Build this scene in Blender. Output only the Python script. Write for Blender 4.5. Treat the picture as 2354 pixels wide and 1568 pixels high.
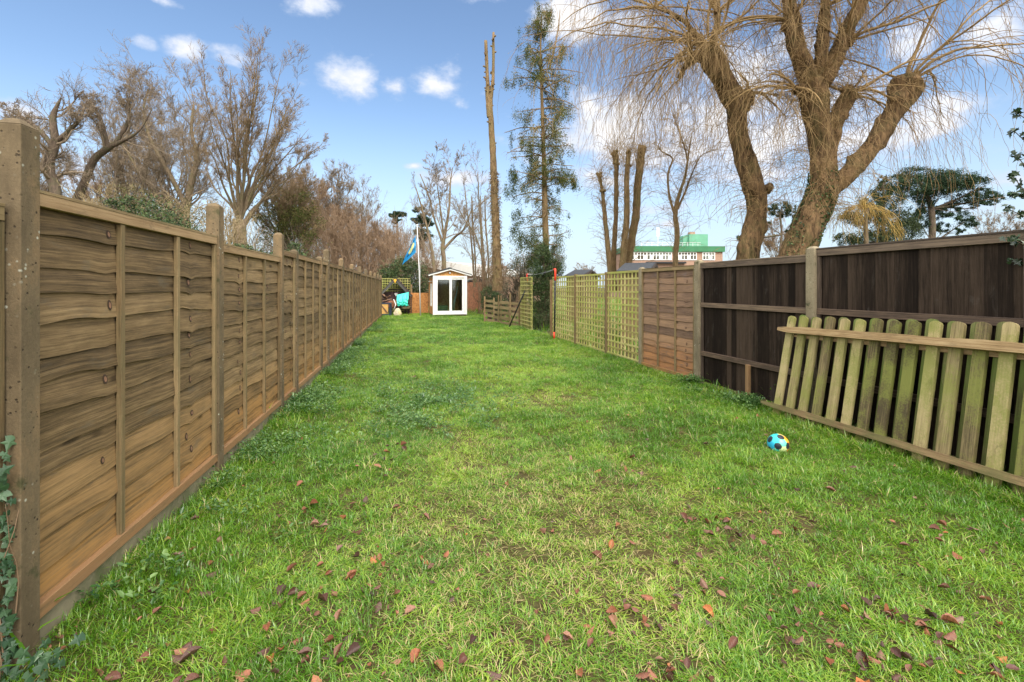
import bpy, math, random
import numpy as np
from mathutils import Vector, Matrix
for _o in list(bpy.data.objects): bpy.data.objects.remove(_o)
SC = bpy.context.scene
COL = SC.collection
R = math.radians
# ---------------------------------------------------------------- camera
F, CX, HY, CH = 1092.0, 1176.5, 660.0, 1.58       # focal length and horizon measured in the photograph (2353 px wide)
cam_data = bpy.data.cameras.new('camera'); cam = bpy.data.objects.new('camera', cam_data); COL.objects.link(cam)
cam.location = (0, 0, CH); cam.rotation_euler = (R(90), 0, 0)
cam_data.sensor_width = 36; cam_data.lens = 36*F/2353.0
cam_data.shift_y = -(784-HY)/2353.0
cam_data.clip_start = 0.05; cam_data.clip_end = 5000
SC.camera = cam
# ---------------------------------------------------------------- light
SUN_EL, SUN_AZ = 46.0, 160.0      # azimuth of the sun, clockwise from +Y (view direction)
EXPOSURE = 1.53
sun = bpy.data.lights.new('sun', 'SUN'); so = bpy.data.objects.new('sun', sun); COL.objects.link(so)
sun.energy = 1.5; sun.angle = R(35); sun.color = (1.0, 0.93, 0.82)
sd = Vector((math.sin(R(SUN_AZ))*math.cos(R(SUN_EL)), math.cos(R(SUN_AZ))*math.cos(R(SUN_EL)), math.sin(R(SUN_EL))))
so.rotation_euler = sd.to_track_quat('Z', 'Y').to_euler()
so.location = (20, -20, 30)
SC.view_settings.view_transform = 'Standard'; SC.view_settings.look = 'None'
SC.view_settings.gamma = 1.0; SC.view_settings.exposure = EXPOSURE
SC.view_settings.use_curve_mapping = False
# ---------------------------------------------------------------- world: sky with scattered clouds
W = bpy.data.worlds.new('World'); SC.world = W; W.use_nodes = True
nt = W.node_tree; nt.nodes.clear()
def N(t, nt=nt, **kw):
    n = nt.nodes.new(t)
    for k, v in kw.items():
        if k.startswith('i_'): n.inputs[int(k[2:])].default_value = v
        else: setattr(n, k, v)
    return n
def M_(nt, op, a, b=None, c=None, clamp=False):
    n = nt.nodes.new('ShaderNodeMath'); n.operation = op; n.use_clamp = clamp
    for i, v in enumerate((a, b, c)):
        if v is None: continue
        if isinstance(v, (int, float)): n.inputs[i].default_value = v
        else: nt.links.new(v, n.inputs[i])
    return n.outputs[0]
def L_(nt, a, b): nt.links.new(a, b)
out = N('ShaderNodeOutputWorld'); bg = N('ShaderNodeBackground')
sky = N('ShaderNodeTexSky'); sky.sky_type = 'NISHITA'; sky.sun_disc = False
sky.sun_elevation = R(SUN_EL); sky.sun_rotation = R(SUN_AZ)
sky.air_density = 1.0; sky.dust_density = 0.6; sky.ozone_density = 1.0
bg.inputs['Strength'].default_value = 0.13
tc = N('ShaderNodeTexCoord'); sep = N('ShaderNodeSeparateXYZ'); L_(nt, tc.outputs['Generated'], sep.inputs[0])
az = M_(nt, 'ARCTAN2', sep.outputs[0], sep.outputs[1])
el = M_(nt, 'ARCSINE', sep.outputs[2])
def fbm(vec, scale, detail=5, rough=0.6, loc=(0, 0, 0), scl=(1, 1, 1)):
    mp = N('ShaderNodeMapping'); mp.inputs['Location'].default_value = loc; mp.inputs['Scale'].default_value = scl
    L_(nt, vec, mp.inputs[0])
    n = N('ShaderNodeTexNoise'); n.inputs['Scale'].default_value = scale; n.inputs['Detail'].default_value = detail
    n.inputs['Roughness'].default_value = rough; L_(nt, mp.outputs[0], n.inputs['Vector']); return n.outputs['Fac']
comb = N('ShaderNodeCombineXYZ'); L_(nt, az, comb.inputs[0]); L_(nt, M_(nt, 'MULTIPLY', el, 1.6), comb.inputs[1])
n1 = fbm(comb.outputs[0], 7.0, 7, 0.62); n2 = fbm(comb.outputs[0], 16.0, 6, 0.6, (3, 1, 0)); n3 = fbm(comb.outputs[0], 2.2, 5, .6, (7, 3, 0), (1, 2.2, 1))
# (x, y, half width, half height, weight) of each cloud, in photograph units, turned into azimuth and elevation here
CL = [(798,178,68,36,1.0),(775,165,35,26,.8),(1010,192,56,32,1.0),(900,196,40,22,.72),(985,207,36,16,.8),(335,102,36,16,.86),(425,115,54,24,.92),
 (540,132,66,24,.84),(715,8,52,22,.95),(1320,40,95,42,1.1),(1420,50,70,30,.9),(50,262,85,30,.9),(178,385,38,40,.85),(105,300,60,30,.7),
 (1060,412,80,20,.85),(955,381,20,7,.7),(1330,320,130,40,.9),(1300,270,60,26,.7),(1420,285,150,62,1.1),(1590,300,170,85,1.15),(1750,330,150,60,1.0),(1500,360,170,30,.9),(1700,190,90,50,.95),(1640,120,80,40,.7),(1900,230,120,60,.9),
 (2170,262,120,44,1.1),(2105,90,55,45,1.0),(2290,90,90,60,1.0),(2050,300,80,30,.8),(1800,390,260,26,.85),(1330,400,90,26,.7),(1350,500,60,26,.55),
 (2090,362,34,9,.7),(2320,410,60,20,.7),(1650,470,420,14,.62),(2250,480,220,12,.55),(1100,0,60,12,.5),(700,185,26,16,.6),(370,0,60,10,.55),(1120,215,24,8,.5),(1500,440,120,14,.6),
 (1840,110,70,50,.7),(1250,360,70,22,.6),(1600,400,330,24,.75),(1950,330,160,50,.9),(1500,520,200,14,.55),(2200,160,90,40,.65)]
acc = None
for (x, y, hw, hh, w) in CL:
    a0 = math.atan2(x-CX, F); e0 = math.atan2(HY-y, math.hypot(F, x-CX))
    ca = math.cos(a0)
    sa = hw/F*ca*ca; se = hh/F*ca
    dx = M_(nt, 'DIVIDE', M_(nt, 'SUBTRACT', az, a0), sa); dy = M_(nt, 'DIVIDE', M_(nt, 'SUBTRACT', el, e0), se)
    d2 = M_(nt, 'ADD', M_(nt, 'MULTIPLY', dx, dx), M_(nt, 'MULTIPLY', dy, dy))
    g = M_(nt, 'MULTIPLY', M_(nt, 'EXPONENT', M_(nt, 'MULTIPLY', d2, -0.55)), w)
    acc = g if acc is None else M_(nt, 'MAXIMUM', acc, g)
def mrange(v, a, b, lo=0., hi=1., it='SMOOTHSTEP'):
    m = N('ShaderNodeMapRange'); m.interpolation_type = it; L_(nt, v, m.inputs[0])
    for i, q in enumerate((a, b, lo, hi)): m.inputs[i+1].default_value = q
    return m.outputs[0]
# unseen bright cloud, added overhead and behind the viewer to lift and soften the light
fill_sky = M_(nt, 'MAXIMUM', mrange(el, 0.62, 0.85), mrange(M_(nt, 'ABSOLUTE', az), 0.98, 1.25))
# noise eats the edges; outside the view the added fill cloud takes over
ns = M_(nt, 'ADD', M_(nt, 'MULTIPLY', M_(nt, 'SUBTRACT', n1, 0.5), 1.9), M_(nt, 'MULTIPLY', M_(nt, 'SUBTRACT', n2, 0.5), 0.75))
den = M_(nt, 'ADD', acc, ns)
behind = M_(nt, 'MULTIPLY', fill_sky, M_(nt, 'ADD', M_(nt, 'MULTIPLY', M_(nt, 'SUBTRACT', n3, 0.42), 3.0), 0.75))
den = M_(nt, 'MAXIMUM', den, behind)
cov = mrange(den, 0.34, 0.90, 0, 0.97)
shade = mrange(M_(nt, 'ADD', den, M_(nt, 'MULTIPLY', M_(nt, 'SUBTRACT', n2, .5), .9)), 0.55, 1.35)
def mixc(f, a, b):
    m = N('ShaderNodeMix'); m.data_type = 'RGBA'
    if hasattr(f, 'type'): L_(nt, f, m.inputs[0])
    else: m.inputs[0].default_value = f
    for v, s in ((a, 6), (b, 7)):
        if isinstance(v, tuple): m.inputs[s].default_value = v
        else: L_(nt, v, m.inputs[s])
    return m.outputs[2]
low = mrange(el, -0.02, 0.36, 1, 0)
hsv = N('ShaderNodeHueSaturation'); hsv.inputs['Saturation'].default_value = 1.05; hsv.inputs['Value'].default_value = 0.575
L_(nt, sky.outputs[0], hsv.inputs['Color'])
CW = 3.05
cloud0 = mixc(shade, (.66*CW, .74*CW, .90*CW, 1), (1.0*CW, .98*CW, .97*CW, 1)); cloud = mixc(fill_sky, cloud0, (7.6, 7.4, 6.95, 1))  # the added unseen cloud is much brighter than the listed ones, as fill light
haze_c = mixc(M_(nt, 'MULTIPLY', low, 0.9), hsv.outputs[0], (1.85, 2.27, 2.72, 1))
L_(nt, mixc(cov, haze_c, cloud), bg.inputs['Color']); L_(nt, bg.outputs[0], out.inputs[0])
SKY_HSV, SKY = hsv, sky
# ---------------------------------------------------------------- helpers
def GX(px, z): return (px-CX)/F*z
def GZ(py, z): return CH+(HY-py)/F*z
def P(px, py, z): return np.array([GX(px, z), z, GZ(py, z)])
def tag(o, label=None, cat=None, group=None, kind=None):
    if label: o['label'] = label
    if cat: o['category'] = cat
    if group: o['group'] = group
    if kind: o['kind'] = kind
    return o
def empty(name, loc=(0, 0, 0), rz=0.0):
    o = bpy.data.objects.new(name, None); COL.objects.link(o); o.location = loc; o.rotation_euler = (0, 0, rz)
    o.empty_display_size = .1; return o
def hgt(x, y):
    x = np.asarray(x, float); y = np.asarray(y, float)
    h = .018*np.sin(1.3*x+.7*y+1)+.014*np.sin(2.9*x-1.7*y)+.010*np.sin(.6*x+3.1*y+2)+.006*np.sin(6.1*x+4.3*y)
    return h*np.clip((60-np.hypot(x, y))/40, 0, 1)
class MB:
    """collects faces for one mesh; every face gets uv (u along the grain, metres), rnd and warm values"""
    def __init__(s): s.v = []; s.f = []; s.uv = []; s.r = []; s.w = []; s.mi = []; s.knots = False; s.rng = random.Random(len(s.v)+7)
    def seed(s, k): s.rng = random.Random(k); return s
    def box(s, c, h, ax=None, grain=0, rnd=None, warm=0.0, mi=0, taper=None):
        """c centre, h half sizes, ax 3 axis vectors, grain axis index"""
        c = np.array(c, float)
        A = np.eye(3) if ax is None else np.array(ax, float)
        rnd = s.rng.random() if rnd is None else rnd
        off = (s.rng.random()*40, s.rng.random()*40); b = len(s.v)
        loc = []
        for i in (-1, 1):
            for j in (-1, 1):
                for k in (-1, 1):
                    l = np.array([i*h[0], j*h[1], k*h[2]], float)
                    if taper is not None and l[taper[0]] > 0:
                        for q in range(3):
                            if q != taper[0]: l[q] *= taper[1]
                    loc.append(l); s.v.append(tuple(c+l@A))
        for q in ((0,1,3,2),(4,6,7,5),(0,4,5,1),(2,3,7,6),(0,2,6,4),(1,5,7,3)):
            s.f.append(tuple(b+i for i in q))
            p = np.array([loc[i] for i in q]); ext = np.ptp(p, axis=0); flat = int(np.argmin(ext))
            oth = [a for a in range(3) if a != flat]
            if grain in oth: u, w = grain, [a for a in oth if a != grain][0]
            else: u, w = oth
            s.uv.append([(p[i][u]+off[0], p[i][w]+off[1]+flat*.37) for i in range(4)])
            s.r.append(rnd); s.w.append(warm); s.mi.append(mi)
        return s
    def face(s, pts, uvs=None, rnd=.5, warm=0., mi=0):
        b = len(s.v); s.v += [tuple(p) for p in pts]; s.f.append(tuple(range(b, b+len(pts))))
        s.uv.append(uvs if uvs else [(p[0], p[1]) for p in pts]); s.r.append(rnd); s.w.append(warm); s.mi.append(mi)
    def grid(s, G, UV, rnd=.5, warm=0., mi=0):
        """G (n,m,3) points"""
        n, m = G.shape[:2]; b = len(s.v); s.v += [tuple(p) for p in G.reshape(-1, 3)]
        for i in range(n-1):
            for j in range(m-1):
                s.f.append((b+i*m+j, b+(i+1)*m+j, b+(i+1)*m+j+1, b+i*m+j+1))
                s.uv.append([tuple(UV[i, j]), tuple(UV[i+1, j]), tuple(UV[i+1, j+1]), tuple(UV[i, j+1])])
                s.r.append(rnd); s.w.append(warm); s.mi.append(mi)
    def tube(s, pts, rad, k=8, cap=True, rnd=None, warm=0., mi=0):
        pts = np.array(pts, float); n = len(pts); rad = np.broadcast_to(np.array(rad, float), (n,))
        V, Fq = tubes(pts[None], rad[None], k); b = len(s.v); s.v += [tuple(p) for p in V]
        rnd = s.rng.random() if rnd is None else rnd
        L = np.concatenate([[0], np.cumsum(np.linalg.norm(np.diff(pts, axis=0), axis=1))])
        for fi, q in enumerate(Fq):
            s.f.append(tuple(int(b+i) for i in q)); i, j = divmod(fi, k)
            c = 2*math.pi*rad[i]/k
            s.uv.append([(L[i], j*c), (L[i], (j+1)*c), (L[i+1], (j+1)*c), (L[i+1], j*c)]); s.r.append(rnd); s.w.append(warm); s.mi.append(mi)
        if cap:
            for e in (0, n-1):
                q = [b+e*k+j for j in range(k)]
                if e == 0: q = q[::-1]
                s.f.append(tuple(q)); s.uv.append([(s.v[i][0], s.v[i][1]) for i in q]); s.r.append(rnd); s.w.append(warm); s.mi.append(mi)
        return s
    def build(s, name, mats, parent=None, bevel=0., smooth=False, inv=None):
        me = bpy.data.meshes.new(name)
        v = s.v
        if inv is not None: v = [tuple(inv @ Vector(p)) for p in v]
        me.from_pydata(v, [], s.f)
        uvl = me.uv_layers.new(name='UVMap')
        flat = [c for f in s.uv for p in f for c in p]; uvl.data.foreach_set('uv', flat)
        for nm, arr in (('rnd', s.r), ('warm', s.w)):
            a = me.attributes.new(nm, 'FLOAT', 'FACE'); a.data.foreach_set('value', arr)
        mats = mats if isinstance(mats, (list, tuple)) else [mats]
        for m in mats: me.materials.append(m)
        me.polygons.foreach_set('material_index', s.mi)
        if smooth: me.polygons.foreach_set('use_smooth', [True]*len(s.f))
        me.update()
        o = bpy.data.objects.new(name, me); COL.objects.link(o); o.parent = parent
        if bevel > 0:
            m = o.modifiers.new('bevel', 'BEVEL'); m.width = bevel; m.segments = 2; m.limit_method = 'ANGLE'; m.angle_limit = R(40)
        return o
def tubes(pts, rad, k=3):
    """pts (P,n,3), rad (P,n) -> verts, quads of open tubes"""
    Pn, n, _ = pts.shape
    t = np.gradient(pts, axis=1); t /= np.linalg.norm(t, axis=2, keepdims=True)+1e-9
    up = np.zeros_like(t); up[..., 2] = 1
    m = np.abs(t[:, :1, 2]) > .9; up[np.broadcast_to(m, t.shape[:2])] = (1, .12, 0)
    u = np.cross(t, up); u /= np.linalg.norm(u, axis=2, keepdims=True)+1e-9
    w = np.cross(t, u)
    a = np.arange(k)*2*math.pi/k
    V = pts[:, :, None]+rad[:, :, None, None]*(np.cos(a)[None, None, :, None]*u[:, :, None]+np.sin(a)[None, None, :, None]*w[:, :, None])
    idx = np.arange(Pn*n*k).reshape(Pn, n, k)
    q = np.stack([idx[:, :-1, :], np.roll(idx, -1, 2)[:, :-1, :], np.roll(idx, -1, 2)[:, 1:, :], idx[:, 1:, :]], -1).reshape(-1, 4)
    return V.reshape(-1, 3), q
def fastmesh(name, V, Q, mat, parent=None, rnd=None, smooth=True, loops=4):
    """big mesh of equal-sized faces (numpy); rnd: one value per face"""
    me = bpy.data.meshes.new(name); V = np.asarray(V, np.float32); Q = np.asarray(Q, np.int32)
    me.vertices.add(len(V)); me.vertices.foreach_set('co', V.ravel())
    nf, k = Q.shape; me.loops.add(nf*k); me.loops.foreach_set('vertex_index', Q.ravel())
    me.polygons.add(nf); me.polygons.foreach_set('loop_start', np.arange(0, nf*k, k, dtype=np.int32))
    me.polygons.foreach_set('loop_total', np.full(nf, k, np.int32))
    if smooth: me.polygons.foreach_set('use_smooth', np.ones(nf, bool))
    me.update(calc_edges=True)
    if rnd is not None:
        a = me.attributes.new('rnd', 'FLOAT', 'FACE'); a.data.foreach_set('value', np.asarray(rnd, np.float32))
    me.materials.append(mat)
    o = bpy.data.objects.new(name, me); COL.objects.link(o); o.parent = parent; return o
# ---------------------------------------------------------------- materials
def newmat(name):
    m = bpy.data.materials.new(name); m.use_nodes = True; t = m.node_tree; b = t.nodes['Principled BSDF']; return m, t, b
def ramp(t, fac, stops, interp='LINEAR'):
    r = t.nodes.new('ShaderNodeValToRGB'); r.color_ramp.interpolation = interp
    e = r.color_ramp.elements
    while len(e) < len(stops): e.new(.5)
    for x, (p, c) in zip(e, stops): x.position = p; x.color = (*c, 1)
    L_(t, fac, r.inputs[0]); return r.outputs[0]
def noise(t, vec, scale, detail=4, rough=.55, scl=(1, 1, 1), dist=0., loc=(0, 0, 0)):
    mp = t.nodes.new('ShaderNodeMapping'); mp.inputs['Scale'].default_value = scl; mp.inputs['Location'].default_value = loc; L_(t, vec, mp.inputs[0])
    n = t.nodes.new('ShaderNodeTexNoise'); n.inputs['Scale'].default_value = scale; n.inputs['Detail'].default_value = detail
    n.inputs['Roughness'].default_value = rough; n.inputs['Distortion'].default_value = dist; L_(t, mp.outputs[0], n.inputs['Vector']); return n.outputs['Fac']
def mix(t, f, a, b, mode='MIX'):
    m = t.nodes.new('ShaderNodeMix'); m.data_type = 'RGBA'; m.blend_type = mode
    if hasattr(f, 'is_linked'): L_(t, f, m.inputs[0])
    else: m.inputs[0].default_value = f
    for v, s in ((a, 6), (b, 7)):
        if isinstance(v, tuple): m.inputs[s].default_value = (*v, 1) if len(v) == 3 else v
        else: L_(t, v, m.inputs[s])
    return m.outputs[2]
def mr(t, v, a, b, lo=0., hi=1.):
    m = t.nodes.new('ShaderNodeMapRange'); m.interpolation_type = 'SMOOTHSTEP'; L_(t, v, m.inputs[0])
    for i, q in enumerate((a, b, lo, hi)): m.inputs[i+1].default_value = q
    return m.outputs[0]
def attr(t, name, typ='GEOMETRY'):
    a = t.nodes.new('ShaderNodeAttribute'); a.attribute_name = name; a.attribute_type = typ; return a.outputs['Fac']
def bump(t, b, h, dist=.003, strength=.6):
    n = t.nodes.new('ShaderNodeBump'); n.inputs['Distance'].default_value = dist; n.inputs['Strength'].default_value = strength
    L_(t, h, n.inputs['Height']); L_(t, n.outputs[0], b.inputs['Normal'])
def wood(name, dark, mid, light, warm=(.35, .17, .06), green=None, gamt=.5, rough=.75, knots=True, stain=None, spec=.25, grain=26, rv=.22):
    m, t, b = newmat(name); tc = t.nodes.new('ShaderNodeTexCoord'); uv = tc.outputs['UV']; rn = attr(t, 'rnd'); wm = attr(t, 'warm')
    off = t.nodes.new('ShaderNodeCombineXYZ'); L_(t, M_(t, 'MULTIPLY', rn, 37.), off.inputs[0]); L_(t, M_(t, 'MULTIPLY', rn, 91.), off.inputs[1])
    va = t.nodes.new('ShaderNodeVectorMath'); va.operation = 'ADD'; L_(t, uv, va.inputs[0]); L_(t, off.outputs[0], va.inputs[1]); uv = va.outputs[0]
    g1 = noise(t, uv, 1, 6, .68, (1.3, grain*2.6, 1), .45); g2 = noise(t, uv, 1, 6, .7, (5, 160, 1), .3); w1 = noise(t, uv, 1, 6, .7, (2.6, 9, 1), .2); sp = noise(t, uv, 60, 3, .6)
    f = M_(t, 'ADD', M_(t, 'MULTIPLY', g1, .5), M_(t, 'ADD', M_(t, 'MULTIPLY', g2, .36), M_(t, 'MULTIPLY', w1, .30)))
    f = M_(t, 'ADD', f, M_(t, 'MULTIPLY', M_(t, 'SUBTRACT', rn, .5), rv))
    c = ramp(t, f, [(.42, dark), (.56, mid), (.74, light)])
    wf = M_(t, 'MULTIPLY', wm, mr(t, M_(t, 'ADD', M_(t, 'MULTIPLY', g1, .6), M_(t, 'MULTIPLY', w1, .4)), .36, .6, .12, .95), clamp=True); c = mix(t, wf, c, warm)
    if stain: c = mix(t, M_(t, 'MULTIPLY', mr(t, noise(t, uv, 1, 5, .7, (3, 9, 1), .5, (5, 3, 1)), .56, .72), stain[1]), c, stain[0])
    if green:
        gm = noise(t, tc.outputs['Object'], 2.2, 6, .65)
        c = mix(t, M_(t, 'MULTIPLY', mr(t, M_(t, 'ADD', gm, M_(t, 'MULTIPLY', M_(t, 'SUBTRACT', sp, .5), .35)), .38, .62), gamt), c, green)
    hgh = M_(t, 'ADD', M_(t, 'MULTIPLY', g1, .5), M_(t, 'MULTIPLY', g2, .5))
    if knots:
        vo = t.nodes.new('ShaderNodeTexVoronoi'); vo.inputs['Scale'].default_value = 1; mp = t.nodes.new('ShaderNodeMapping'); mp.inputs['Scale'].default_value = (1.7, 5.0, 1)
        L_(t, uv, mp.inputs[0]); L_(t, mp.outputs[0], vo.inputs['Vector'])
        kn = mr(t, M_(t, 'ADD', vo.outputs['Distance'], M_(t, 'MULTIPLY', M_(t, 'SUBTRACT', g1, .5), .10)), .055, .15, 1, 0)
        c = mix(t, M_(t, 'MULTIPLY', kn, .75), c, tuple(x*.42 for x in dark[:1])+(dark[1]*.36, dark[2]*.3))
    L_(t, c, b.inputs['Base Color']); b.inputs['Roughness'].default_value = rough; b.inputs['Specular IOR Level'].default_value = spec
    bump(t, b, hgh, .0035, .7); return m
def flat(name, col, rough=.6, var=.15, scale=8, bm=.0, metal=0., spec=.4, col2=None, thr=(.45, .7)):
    m, t, b = newmat(name); tc = t.nodes.new('ShaderNodeTexCoord'); n = noise(t, tc.outputs['Object'], scale, 6, .65)
    c = ramp(t, n, [(.3, tuple(x*(1-var) for x in col)), (.7, tuple(min(1, x*(1+var)) for x in col))])
    if col2: c = mix(t, mr(t, noise(t, tc.outputs['Object'], scale*.4, 6, .7, loc=(3, 1, 5)), *thr), c, col2)
    L_(t, c, b.inputs['Base Color']); b.inputs['Roughness'].default_value = rough; b.inputs['Metallic'].default_value = metal; b.inputs['Specular IOR Level'].default_value = spec
    if bm: bump(t, b, noise(t, tc.outputs['Object'], scale*5, 5, .7), bm, .6)
    return m
def concrete(name, base, warmc, moss=(.035, .045, .018)):
    m, t, b = newmat(name); tc = t.nodes.new('ShaderNodeTexCoord'); ob = tc.outputs['Object']
    n = noise(t, ob, 3.5, 6, .7, (1, 1, .45)); c = ramp(t, n, [(.32, tuple(x*.6 for x in base)), (.5, base), (.68, warmc)])
    fine = noise(t, ob, 90, 4, .7)
    c = mix(t, mr(t, fine, .3, .7, .0, .35), c, tuple(x*.5 for x in base))
    vo = t.nodes.new('ShaderNodeTexVoronoi'); vo.inputs['Scale'].default_value = 38; L_(t, ob, vo.inputs['Vector'])
    pit = M_(t, 'MULTIPLY', mr(t, vo.outputs['Distance'], .12, .24, 1, 0), mr(t, noise(t, ob, 9, 2), .44, .56)); c = mix(t, M_(t, 'MULTIPLY', pit, .85), c, (.03, .022, .015))
    vo2 = t.nodes.new('ShaderNodeTexVoronoi'); vo2.inputs['Scale'].default_value = 30; L_(t, ob, vo2.inputs['Vector'])
    lic = M_(t, 'MULTIPLY', mr(t, vo2.outputs['Distance'], .1, .26, 1, 0), mr(t, noise(t, ob, 5, 3, .5, loc=(9, 2, 4)), .50, .62)); c = mix(t, M_(t, 'MULTIPLY', lic, .9), c, (.42, .43, .36))
    c = mix(t, mr(t, noise(t, ob, 6, 6, .7, loc=(4, 4, 1)), .56, .72, 0, .75), c, moss)
    L_(t, c, b.inputs['Base Color']); b.inputs['Roughness'].default_value = .9; b.inputs['Specular IOR Level'].default_value = .2
    bump(t, b, M_(t, 'SUBTRACT', fine, pit), .003, .8); return m
def bark(name, dark, light, green=None, gamt=.4, scale=1.):
    m, t, b = newmat(name); tc = t.nodes.new('ShaderNodeTexCoord'); ob = tc.outputs['Object']
    n = noise(t, ob, 14*scale, 6, .7, (1, 1, .22), .6); n2 = noise(t, ob, 1.8, 4, .6)
    c = ramp(t, M_(t, 'ADD', M_(t, 'MULTIPLY', n, .75), M_(t, 'MULTIPLY', n2, .25)), [(.36, dark), (.62, light)])
    if green: c = mix(t, mr(t, noise(t, ob, 2.5, 6, .7, loc=(3, 5, 2)), .45, .65, 0, gamt), c, green)
    L_(t, c, b.inputs['Base Color']); b.inputs['Roughness'].default_value = .9; b.inputs['Specular IOR Level'].default_value = .15
    bump(t, b, n, .05/scale, 1.0); return m
def twigm(name, a, c2, third=None):
    m, t, b = newmat(name); tc = t.nodes.new('ShaderNodeTexCoord')
    st = [(.3, a), (.6, c2)]+([(.8, third)] if third else [])
    L_(t, ramp(t, noise(t, tc.outputs['Object'], 1.6, 4, .7), st), b.inputs['Base Color']); b.inputs['Roughness'].default_value = .75; b.inputs['Specular IOR Level'].default_value = .3
    return m
def leafm(name, stops, rough=.5, transl=.25, spec=.4, clump=1.4):
    m, t, b = newmat(name); tc = t.nodes.new('ShaderNodeTexCoord'); rn = attr(t, 'rnd')
    f = M_(t, 'ADD', M_(t, 'MULTIPLY', rn, .6), M_(t, 'MULTIPLY', noise(t, tc.outputs['Object'], clump, 3, .6), .4))
    c = ramp(t, f, stops); L_(t, c, b.inputs['Base Color']); b.inputs['Roughness'].default_value = rough; b.inputs['Specular IOR Level'].default_value = spec
    if transl:
        tr = t.nodes.new('ShaderNodeBsdfTranslucent'); L_(t, c, tr.inputs[0]); mx = t.nodes.new('ShaderNodeMixShader'); mx.inputs[0].default_value = transl
        L_(t, b.outputs[0], mx.inputs[1]); L_(t, tr.outputs[0], mx.inputs[2]); L_(t, mx.outputs[0], t.nodes['Material Output'].inputs[0])
    return m
m_lap = wood('weathered_lap_wood', (.055, .037, .019), (.15, .10, .05), (.31, .215, .11), warm=(.34, .18, .06), stain=((.115, .098, .072), .5), rv=.17)
m_knot1 = flat('knot_ring_wood', (.045, .026, .016), .8, .3, 60)
m_knot2 = flat('knot_heart_wood', (.20, .105, .065), .7, .25, 60)
m_batten = wood('fence_batten_wood', (.09, .06, .03), (.19, .13, .066), (.31, .225, .12), warm=(.38, .17, .055), knots=False, green=(.10, .10, .05), gamt=.35)
m_rail = wood('fence_rail_wood', (.11, .07, .036), (.24, .155, .08), (.36, .25, .14), warm=(.25, .125, .055), knots=True, stain=((.10, .075, .05), .7))
m_gravel = flat('gravel_board_concrete', (.22, .19, .125), .9, .25, 6, .003, col2=(.10, .11, .05))
m_post = concrete('concrete_post_brown', (.15, .113, .068), (.25, .165, .088))
m_post2 = concrete('concrete_post_grey', (.24, .20, .135), (.33, .28, .19))
m_lap2 = wood('reddish_lap_wood', (.10, .062, .045), (.20, .125, .085), (.32, .20, .12), warm=(.45, .20, .07), stain=((.16, .12, .11), .7))
m_trel = wood('green_trellis_wood', (.20, .165, .06), (.35, .31, .12), (.50, .45, .20), green=(.27, .31, .06), gamt=.65, knots=False)
m_dark = wood('dark_creosote_board', (.008, .0052, .0040), (.018, .0122, .009), (.055, .038, .028), warm=(.12, .07, .04), stain=((.13, .12, .11), .16), grain=14, knots=False, spec=.12, rough=.8, rv=.30)
m_drail = wood('dark_rail_wood', (.03, .022, .018), (.075, .055, .043), (.19, .14, .10), warm=(.30, .16, .08), knots=False)
m_picket = wood('mossy_picket_wood', (.065, .05, .027), (.19, .15, .073), (.36, .295, .15), green=(.185, .205, .045), gamt=.75, stain=((.075, .05, .03), .85), rv=.4, knots=False)
m_prail = wood('split_picket_rail', (.11, .07, .035), (.27, .18, .09), (.46, .34, .19), warm=(.40, .20, .08), stain=((.12, .085, .06), .7), knots=False)
m_lrail = wood('wet_split_rail', (.06, .04, .022), (.16, .105, .055), (.33, .23, .12), green=(.10, .12, .04), gamt=.55, knots=False, stain=((.06, .045, .03), .8))
# ---------------------------------------------------------------- ground
def ground_mat():
    m, t, b = newmat('lawn_soil'); tc = t.nodes.new('ShaderNodeTexCoord'); ob = tc.outputs['Object']
    n = noise(t, ob, 9, 6, .7); n = M_(t, 'ADD', M_(t, 'MULTIPLY', n, .55), M_(t, 'MULTIPLY', noise(t, ob, 70, 5, .75), .45)); n2 = noise(t, ob, .5, 5, .6)
    near = ramp(t, n, [(.32, (.028, .019, .011)), (.48, (.075, .052, .026)), (.6, (.11, .10, .04)), (.75, (.13, .16, .04))])
    c = mix(t, mr(t, n2, .4, .7, .0, .35), near, (.06, .11, .02))
    L_(t, c, b.inputs['Base Color']); b.inputs['Roughness'].default_value = .95; b.inputs['Specular IOR Level'].default_value = .1
    bump(t, b, n, .035, 1.); return m
def make_ground():
    xs = np.concatenate([[-900, -300, -100, -40, -15], np.arange(-9, 9.01, .25), [15, 40, 100, 300, 900]])
    ys = np.concatenate([[-300, -100, -30, -10, -4], np.arange(-1, 32.01, .25), [40, 60, 100, 200, 400, 900, 1500]])
    X, Y = np.meshgrid(xs, ys, indexing='ij'); Z = hgt(X, Y); V = np.stack([X, Y, Z], -1).reshape(-1, 3)
    n, k = X.shape; I = np.arange(n*k).reshape(n, k)
    Q = np.stack([I[:-1, :-1], I[1:, :-1], I[1:, 1:], I[:-1, 1:]], -1).reshape(-1, 4)
    o = fastmesh('ground', V, Q, ground_mat()); tag(o, 'lawn ground of the garden', None, None, 'structure')
    del o['label']; return o
make_ground()
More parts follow.
